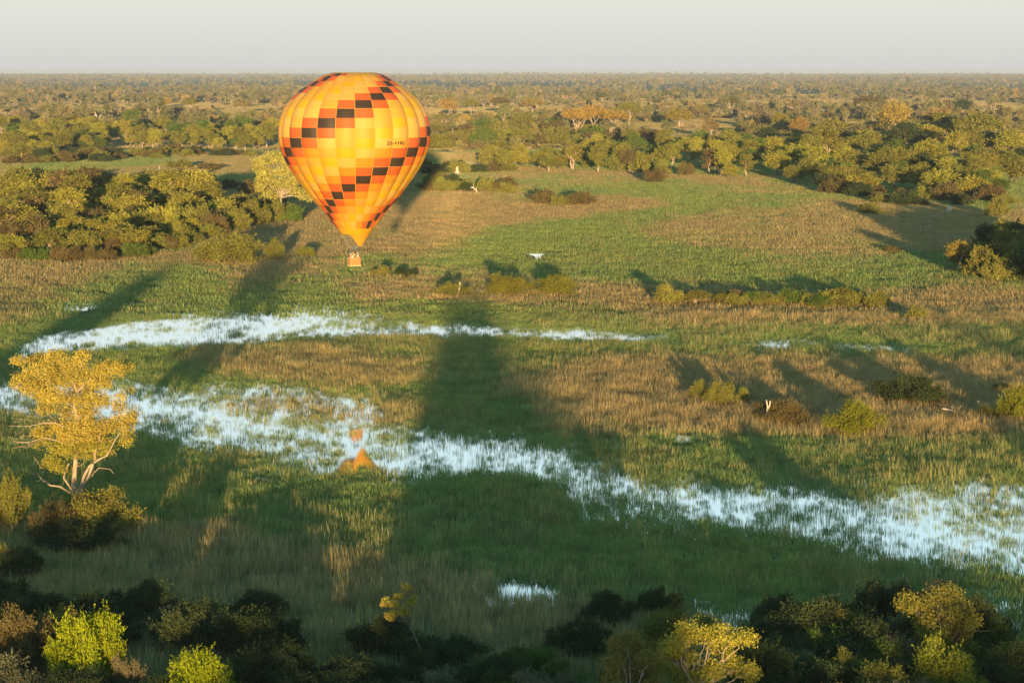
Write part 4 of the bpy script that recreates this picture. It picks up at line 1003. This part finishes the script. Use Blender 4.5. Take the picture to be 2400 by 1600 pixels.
for i, (k, (V, F)) in enumerate(back.items()):
    off = len(bv); bv += V; bf += [tuple(q+off for q in f) for f in F]; bmi += [i]*len(F)
me.from_pydata(bv, [], bf)
for k in back: me.materials.append(M_FAB[k])
me.polygons.foreach_set('material_index', bmi)
ob_ = obj('back_panels', me, balloon); ob_['kind'] = 'stuff'
# load tapes down every seam, ring seams every third row, crown ring and vent
for g_ in range(-6, 8):
    V = []; F = []; n = 40
    for j in range(n+1):
        p = Vector(env_point(g_, 0, S_TOT*j/n, .02)); an = G0+R(15)*g_; t_ = Vector((math.cos(an), math.sin(an), 0))*.032
        V += [tuple(p-t_), tuple(p+t_)]
    for j in range(n): F.append((2*j, 2*j+2, 2*j+3, 2*j+1))
    me = bpy.data.meshes.new('load_tape'); me.from_pydata(V, [], F); me.materials.append(M_TAPE); obj('load_tape', me, balloon)
for r_ in (-6, -3, 0, 3, 7):
    V = []; F = []; n = 96
    for j in range(n):
        u = j/4.0; gq = int(u); p = Vector(env_point(gq, u-gq, s_eq+r_*ROWH, .025)); V += [(p.x, p.y, p.z-.018), (p.x, p.y, p.z+.018)]
    for j in range(n): a = 2*j; b_ = 2*((j+1) % n); F.append((a, b_, b_+1, a+1))
    me = bpy.data.meshes.new('seam_ring'); me.from_pydata(V, [], F); me.materials.append(M_TAPE); obj('seam_ring', me, balloon)
def ring_mesh(name, rows, mat, n=48, a0=0, a1=2*math.pi, cap=False):
    V = []; F = []; full = abs(a1-a0-2*math.pi) < 1e-6; m = n if full else n+1
    for (x, y, z, rx, ry) in rows:
        for k in range(m):
            a = a0+(a1-a0)*k/n; V.append((x+rx*math.sin(a), y-ry*math.cos(a), z))
    for i in range(len(rows)-1):
        for k in range(n): a = i*m+k; b_ = i*m+(k+1) % m; F.append((a, a+m, b_+m, b_))
    if cap: F.append(tuple(range(m)))
    me = bpy.data.meshes.new(name); me.from_pydata(V, [], F); me.materials.append(mat)
    me.polygons.foreach_set('use_smooth', np.ones(len(F), bool)); return me
z0 = bz(97); obj('crown_vent', ring_mesh('crown_vent', [(0, 0, z0+.0, bm(60), bm(60)), (0, 0, z0+.04, bm(130), bm(130)), (0, 0, z0+.02, bm(160), bm(160)), (0, 0, z0-.16, bm(184), bm(184))], M_FAB['yellow'], cap=True), balloon)
# skirt and scoop
zs0 = bz(1232); zs1 = bz(1278); r0_ = bm(141); r1_ = bm(108)
for a0, a1 in [(G0+R(15)*g_, G0+R(15)*(g_+1)) for g_ in range(-6, 18, 1)]:
    obj('skirt_panel', ring_mesh('skirt_panel', [(0, 0, zs0, r0_, r0_), (0, 0, (zs0+zs1)/2, (r0_+r1_)/2+.02, (r0_+r1_)/2+.02), (0, 0, zs1, r1_, r1_)], M_FAB['amber' if False else 'yellow'], 3, a0, a1), balloon)
zm = bz(1368); mxo = bm(757-727)
SC = []
for i in range(9):
    f = i/8; V_ = (mxo*f+bm(8)*(1-f), -.1, zs1+(zm-zs1)*f, r1_*(1-f)*.96+bm(17)*f, r1_*(1-f)+bm(17)*f); SC.append(V_)
M_SCOOP = fabric('fabric_scoop', (.66, .32, .025))
obj('scoop', ring_mesh('scoop', SC, M_SCOOP, 28, R(-22), R(175)), balloon)
# burner frame, burner, wires, basket
M_STEEL = simple_mat('steel', (.13, .14, .15), .4, spec=.5); M_WICK, t = new_mat('wicker')
o = t.nodes.new('ShaderNodeOutputMaterial'); b = t.nodes.new('ShaderNodeBsdfPrincipled'); b.inputs['Roughness'].default_value = .75
g = t.nodes.new('ShaderNodeTexCoord'); w = t.nodes.new('ShaderNodeTexWave'); w.bands_direction = 'Z'; w.inputs['Scale'].default_value = 6; w.inputs['Distortion'].default_value = 2
t.links.new(g.outputs['Object'], w.inputs['Vector']); cr = t.nodes.new('ShaderNodeValToRGB'); cr.color_ramp.elements[0].color = (.30, .14, .04, 1); cr.color_ramp.elements[1].color = (.50, .26, .07, 1)
t.links.new(w.outputs['Fac'], cr.inputs[0]); t.links.new(cr.outputs[0], b.inputs['Base Color'])
bp = t.nodes.new('ShaderNodeBump'); bp.inputs['Strength'].default_value = .6; bp.inputs['Distance'].default_value = .03; t.links.new(w.outputs['Fac'], bp.inputs['Height']); t.links.new(bp.outputs[0], b.inputs['Normal'])
t.links.new(b.outputs[0], o.inputs[0])
M_RIM = simple_mat('leather_rim', (.55, .27, .13), .6); M_BASE = simple_mat('pale_skid', (.55, .36, .15), .7)
zb0 = at(831/K, 623.0/K, YB).z; zb1 = at(831/K, 603/K, YB).z; BH = zb1-zb0
bx = at(830/K, 613/K, YB).x-AX
RB = Matrix.Rotation(R(32), 4, 'Z'); LB, WB = 1.72, 1.18
def basket_box(l, w_, z0_, z1_, l1=None, w1=None):
    l1 = l1 or l; w1 = w1 or w_; V = []
    for (ll, ww, zz) in ((l, w_, z0_), (l1, w1, z1_)):
        for sx, sy in ((-1, -1), (1, -1), (1, 1), (-1, 1)):
            for (cx_, cy_) in ((.0, .12), (.12, .0)) if (sx*sy > 0) else ((.12, .0), (.0, .12)):
                V.append(RB @ Vector((sx*(ll/2-cx_), sy*(ww/2-cy_), zz)))
    V = [(v.x+bx, v.y, v.z) for v in V]; F = [tuple(reversed(range(8)))]
    for k in range(8): F.append((k, (k+1) % 8, 8+(k+1) % 8, 8+k))
    return V, F
basket = obj('basket', None, balloon)
V, F = basket_box(LB, WB, zb0+.12, zb1-.05, LB*1.02, WB*1.02)
V2 = [(bx+(v[0]-bx)*.94, v[1]*.94, v[2]) for v in V[8:]]; k = len(V); V3 = [(v[0], v[1], zb0+.2) for v in V2]
V = V+V2+V3; F += [(8+i, 8+(i+1) % 8, 16+(i+1) % 8, 16+i) for i in range(8)]+[(16+i, 16+(i+1) % 8, 24+(i+1) % 8, 24+i) for i in range(8)]+[tuple(range(24, 32))]
me = bpy.data.meshes.new('wicker_body'); me.from_pydata(V, [], F); me.materials.append(M_WICK); basket.data = None
bod = obj('wicker_body', me, basket)
V, F = basket_box(LB*1.05, WB*1.06, zb0, zb0+.14); F.append(tuple(range(8, 16))); me = bpy.data.meshes.new('skid'); me.from_pydata(V, [], F); me.materials.append(M_BASE); obj('skid', me, basket)
def loop_tube(z, l, w_, r_):
    cs = [RB @ Vector((sx*(l/2), sy*(w_/2), z)) for sx, sy in ((-1, -1), (1, -1), (1, 1), (-1, 1), (-1, -1))]
    return [(c.x+bx, c.y, c.z) for c in cs], [r_]*5, 8
me = limbs_mesh('rim', [loop_tube(zb1-.03, LB*1.02, WB*1.02, .055)], M_RIM); obj('rim', me, basket)
for kx in (.12, .72):   # rope handles and foot holes
    p = RB @ Vector((LB*(.22 if kx > .5 else -.28), -WB/2-.01, 0))
    for zz in (zb0+BH*.35, zb0+BH*.65):
        me = limbs_mesh('handle', [([(p.x+bx-.16, p.y-.01, zz), (p.x+bx, p.y-.06, zz-.03), (p.x+bx+.16, p.y+.06, zz)], [.02]*3, 5)], M_RIM); obj('handle', me, basket)
ZF = at(831/K, 584/K, YB).z
frame_c = []
for sx, sy in ((-1, -1), (1, -1), (1, 1), (-1, 1)):
    a = RB @ Vector((sx*LB*.46, sy*WB*.44, zb1-.05)); b_ = RB @ Vector((sx*LB*.33, sy*WB*.36, ZF)); frame_c.append((b_.x+bx, b_.y, b_.z))
    obj('upright', limbs_mesh('upright', [([(a.x+bx, a.y, a.z), (b_.x+bx, b_.y, b_.z)], [.035, .03], 6)], M_STEEL), balloon)
obj('burner_frame', limbs_mesh('burner_frame', [(frame_c+[frame_c[0]], [.035]*5, 6)], M_STEEL), balloon)
for dx in (-.22, .22):
    p = RB @ Vector((dx, 0, ZF)); p = Vector((p.x+bx, p.y, p.z))
    bo = obj('burner', limbs_mesh('burner', [([p+Vector((0, 0, -.18)), p+Vector((0, 0, .02)), p+Vector((0, 0, .03)), p+Vector((0, 0, .42))], [.06, .06, .14, .15], 12)], M_STEEL), balloon)
    obj('coil', limbs_mesh('coil', [([p+Vector((0, 0, .2)), p+Vector((0, 0, .26))], [.17, .17], 12)], M_STEEL), bo)
M_WIRE = simple_mat('wire', (.35, .3, .25), .5)
for k in range(12):
    an = R(30*k+10); q = (r1_*math.sin(an), -r1_*math.cos(an), zs1); c_ = frame_c[min(range(4), key=lambda i: (frame_c[i][0]-q[0])**2+(frame_c[i][1]-q[1])**2)]
    obj('flying_wire', limbs_mesh('flying_wire', [([q, c_], [.012, .012], 4)], M_WIRE), balloon)
# registration letters lie on the fabric
fc = bpy.data.curves.new('registration', 'FONT'); fc.body = 'ZS-HBJ'; fc.size = 1.0; fc.space_character = 1.2; fc.offset = .03
fo = bpy.data.objects.new('registration', fc); C.objects.link(fo)
bpy.context.view_layer.update(); me = bpy.data.meshes.new_from_object(fo.evaluated_get(bpy.context.evaluated_depsgraph_get())); bpy.data.objects.remove(fo)
import bmesh
bmx = bmesh.new(); bmx.from_mesh(me)
bmesh.ops.triangulate(bmx, faces=bmx.faces[:])
bmesh.ops.subdivide_edges(bmx, edges=[e for e in bmx.edges if e.calc_length() > .25], cuts=2); bmesh.ops.triangulate(bmx, faces=bmx.faces[:])
xs = [v.co.x for v in bmx.verts]; ys = [v.co.y for v in bmx.verts]; lx, hx, ly, hy = min(xs), max(xs), min(ys), max(ys)
s_top = float(np.interp(586, cy, sarc)); s_bot = float(np.interp(617, cy, sarc))
aL = math.asin((989-727)/549.); aR = math.asin((1108-727)/549.)
for v in bmx.verts:
    fx = (v.co.x-lx)/(hx-lx); fy = (v.co.y-ly)/(hy-ly); an = math.asin(math.sin(aL)+(math.sin(aR)-math.sin(aL))*fx)
    u_ = (an-G0)/R(15); gq = math.floor(u_); v.co = Vector(env_point(gq, u_-gq, s_bot+(s_top-s_bot)*fy, .09))
bmx.to_mesh(me); bmx.free(); me.materials.clear(); me.materials.append(simple_mat('letter_black', (.02, .015, .01), .7)); obj('registration_letters', me, balloon)

# ------------------------------------------------------------------ people in the basket
SKIN = simple_mat('skin', (.36, .2, .12), .6)
def person(lx_, ly_, hgt, shirt, hair, label, turn=0, reach=None, cap=None):
    s = hgt/1.75; me = bpy.data.meshes.new('person'); 
    V = [(0, 0, .95), (0, 0, 1.2), (0, 0, 1.42), (0, -.01, 1.53), (0, -.02, 1.62), (0, -.02, 1.72),
         (.17, 0, 1.42), (.24, -.03, 1.18), (.22, -.2, 1.04), (.22, -.27, 1.04), (-.17, 0, 1.42), (-.24, -.03, 1.18), (-.2, -.2, 1.04), (-.2, -.27, 1.04),
         (.1, 0, .9), (.11, 0, .5), (.11, .02, .08), (.11, -.12, .04), (-.1, 0, .9), (-.11, 0, .5), (-.11, .02, .08), (-.11, -.12, .04)]
    if reach: V[7] = (.3*reach, -.12, 1.3); V[8] = (.45*reach, -.32, 1.2); V[9] = (.52*reach, -.38, 1.17)
    E = [(0, 1), (1, 2), (2, 3), (3, 4), (4, 5), (2, 6), (6, 7), (7, 8), (8, 9), (2, 10), (10, 11), (11, 12), (12, 13), (0, 14), (14, 15), (15, 16), (16, 17), (0, 18), (18, 19), (19, 20), (20, 21)]
    rad = [(.15, .11), (.14, .1), (.15, .1), (.055, .055), (.085, .1), (.06, .07), (.07, .07), (.05, .05), (.035, .035), (.03, .04), (.07, .07), (.05, .05), (.035, .035), (.03, .04),
           (.09, .09), (.065, .065), (.045, .045), (.04, .03), (.09, .09), (.065, .065), (.045, .045), (.04, .03)]
    me.from_pydata([tuple(c*s for c in v) for v in V], E, [])
    o_ = bpy.data.objects.new('tmp', me); C.objects.link(o_); o_.modifiers.new('skin', 'SKIN'); sv = me.skin_vertices[0].data
    for i, rr in enumerate(rad): sv[i].radius = (rr[0]*s, rr[1]*s)
    sv[0].use_root = True
    sb = o_.modifiers.new('sub', 'SUBSURF'); sb.levels = 1; sb.render_levels = 1
    bpy.context.view_layer.update(); m2 = bpy.data.meshes.new_from_object(o_.evaluated_get(bpy.context.evaluated_depsgraph_get())); bpy.data.objects.remove(o_)
    m2.materials.clear()
    for mm in (SKIN, simple_mat('shirt', shirt, .8), simple_mat('trousers', (.08, .08, .10), .8)): m2.materials.append(mm)
    for p_ in m2.polygons:
        z = p_.center.z/s; p_.use_smooth = True
        p_.material_index = 2 if z < .93 else (1 if z < 1.47 and not (z < 1.14 and abs(p_.center.x/s) > .17) else 0)
    o_ = obj('person', m2); tag(o_, label, 'person')
    q = RB @ Vector((lx_, ly_, 0)); o_.location = (AX+bx+q.x, YB+q.y, zb0+.21); o_.rotation_euler = (0, 0, turn)
    hm = []
    nr_, nth = 8, 5
    for j in range(nth+1):
        th = 1.75*j/nth
        for k in range(nr_): a = 6.283*k/nr_; hm.append((.1*s*math.sin(th)*math.cos(a), -.005+.115*s*math.sin(th)*math.sin(a), (1.655+.115*math.cos(th))*s))
    F = [(j*nr_+k, (j+1)*nr_+k, (j+1)*nr_+(k+1) % nr_, j*nr_+(k+1) % nr_) for j in range(nth) for k in range(nr_)]
    F = [f for f in F if not (hm[f[0]][1] < -.04 and hm[f[0]][2] < 1.68*s)]
    hme = bpy.data.meshes.new('hair'); hme.from_pydata(hm, [], F); hme.materials.append(simple_mat('hair', hair if not cap else cap, .8)); obj('hair' if not cap else 'cap', hme, o_)
person(-.70, -.30, 1.66, (.35, .11, .03), (.1, .06, .03), 'person in orange top and white cap at left end of basket', .5, cap=(.8, .78, .7))
person(-.42, -.38, 1.6, (.50, .45, .38), (.03, .02, .015), 'dark haired person in white shirt leaning on the basket rim', .2, reach=-1)
person(-.1, .12, 1.86, (.40, .33, .2), (.25, .16, .06), 'tallest person in a cream shirt under the burners', 0)
person(.12, -.32, 1.68, (.16, .12, .04), (.04, .025, .015), 'dark haired person in olive shirt at basket middle', -.2)
person(.38, -.36, 1.62, (.55, .47, .34), (.60, .42, .16), 'fair haired person in pale shirt with arm over the rim', -.3, reach=1)
person(.62, -.22, 1.60, (.10, .035, .03), (.06, .03, .02), 'person in dark maroon top near the right end of basket', -.3)
person(.72, .22, 1.68, (.25, .24, .3), (.2, .1, .05), 'person in white cap at the right end of basket', -.5, cap=(.85, .7, .6))

# ------------------------------------------------------------------ haze
vol, t = new_mat('haze_air'); o = t.nodes.new('ShaderNodeOutputMaterial'); v = t.nodes.new('ShaderNodeVolumePrincipled')
v.inputs['Color'].default_value = (.56, .62, .72, 1); v.inputs['Density'].default_value = 5.5e-5; v.inputs['Anisotropy'].default_value = .0
t.links.new(v.outputs[0], o.inputs['Volume'])
hv = [(x, y, z) for z in (-1, 52) for (x, y) in ((-15500, -650), (15500, -650), (15500, 29500), (-15500, 29500))]
hf = [(3, 2, 1, 0), (4, 5, 6, 7), (0, 1, 5, 4), (1, 2, 6, 5), (2, 3, 7, 6), (3, 0, 4, 7)]
me = bpy.data.meshes.new('haze'); me.from_pydata(hv, [], hf); me.materials.append(vol); tag(obj('haze', me), kind='stuff')
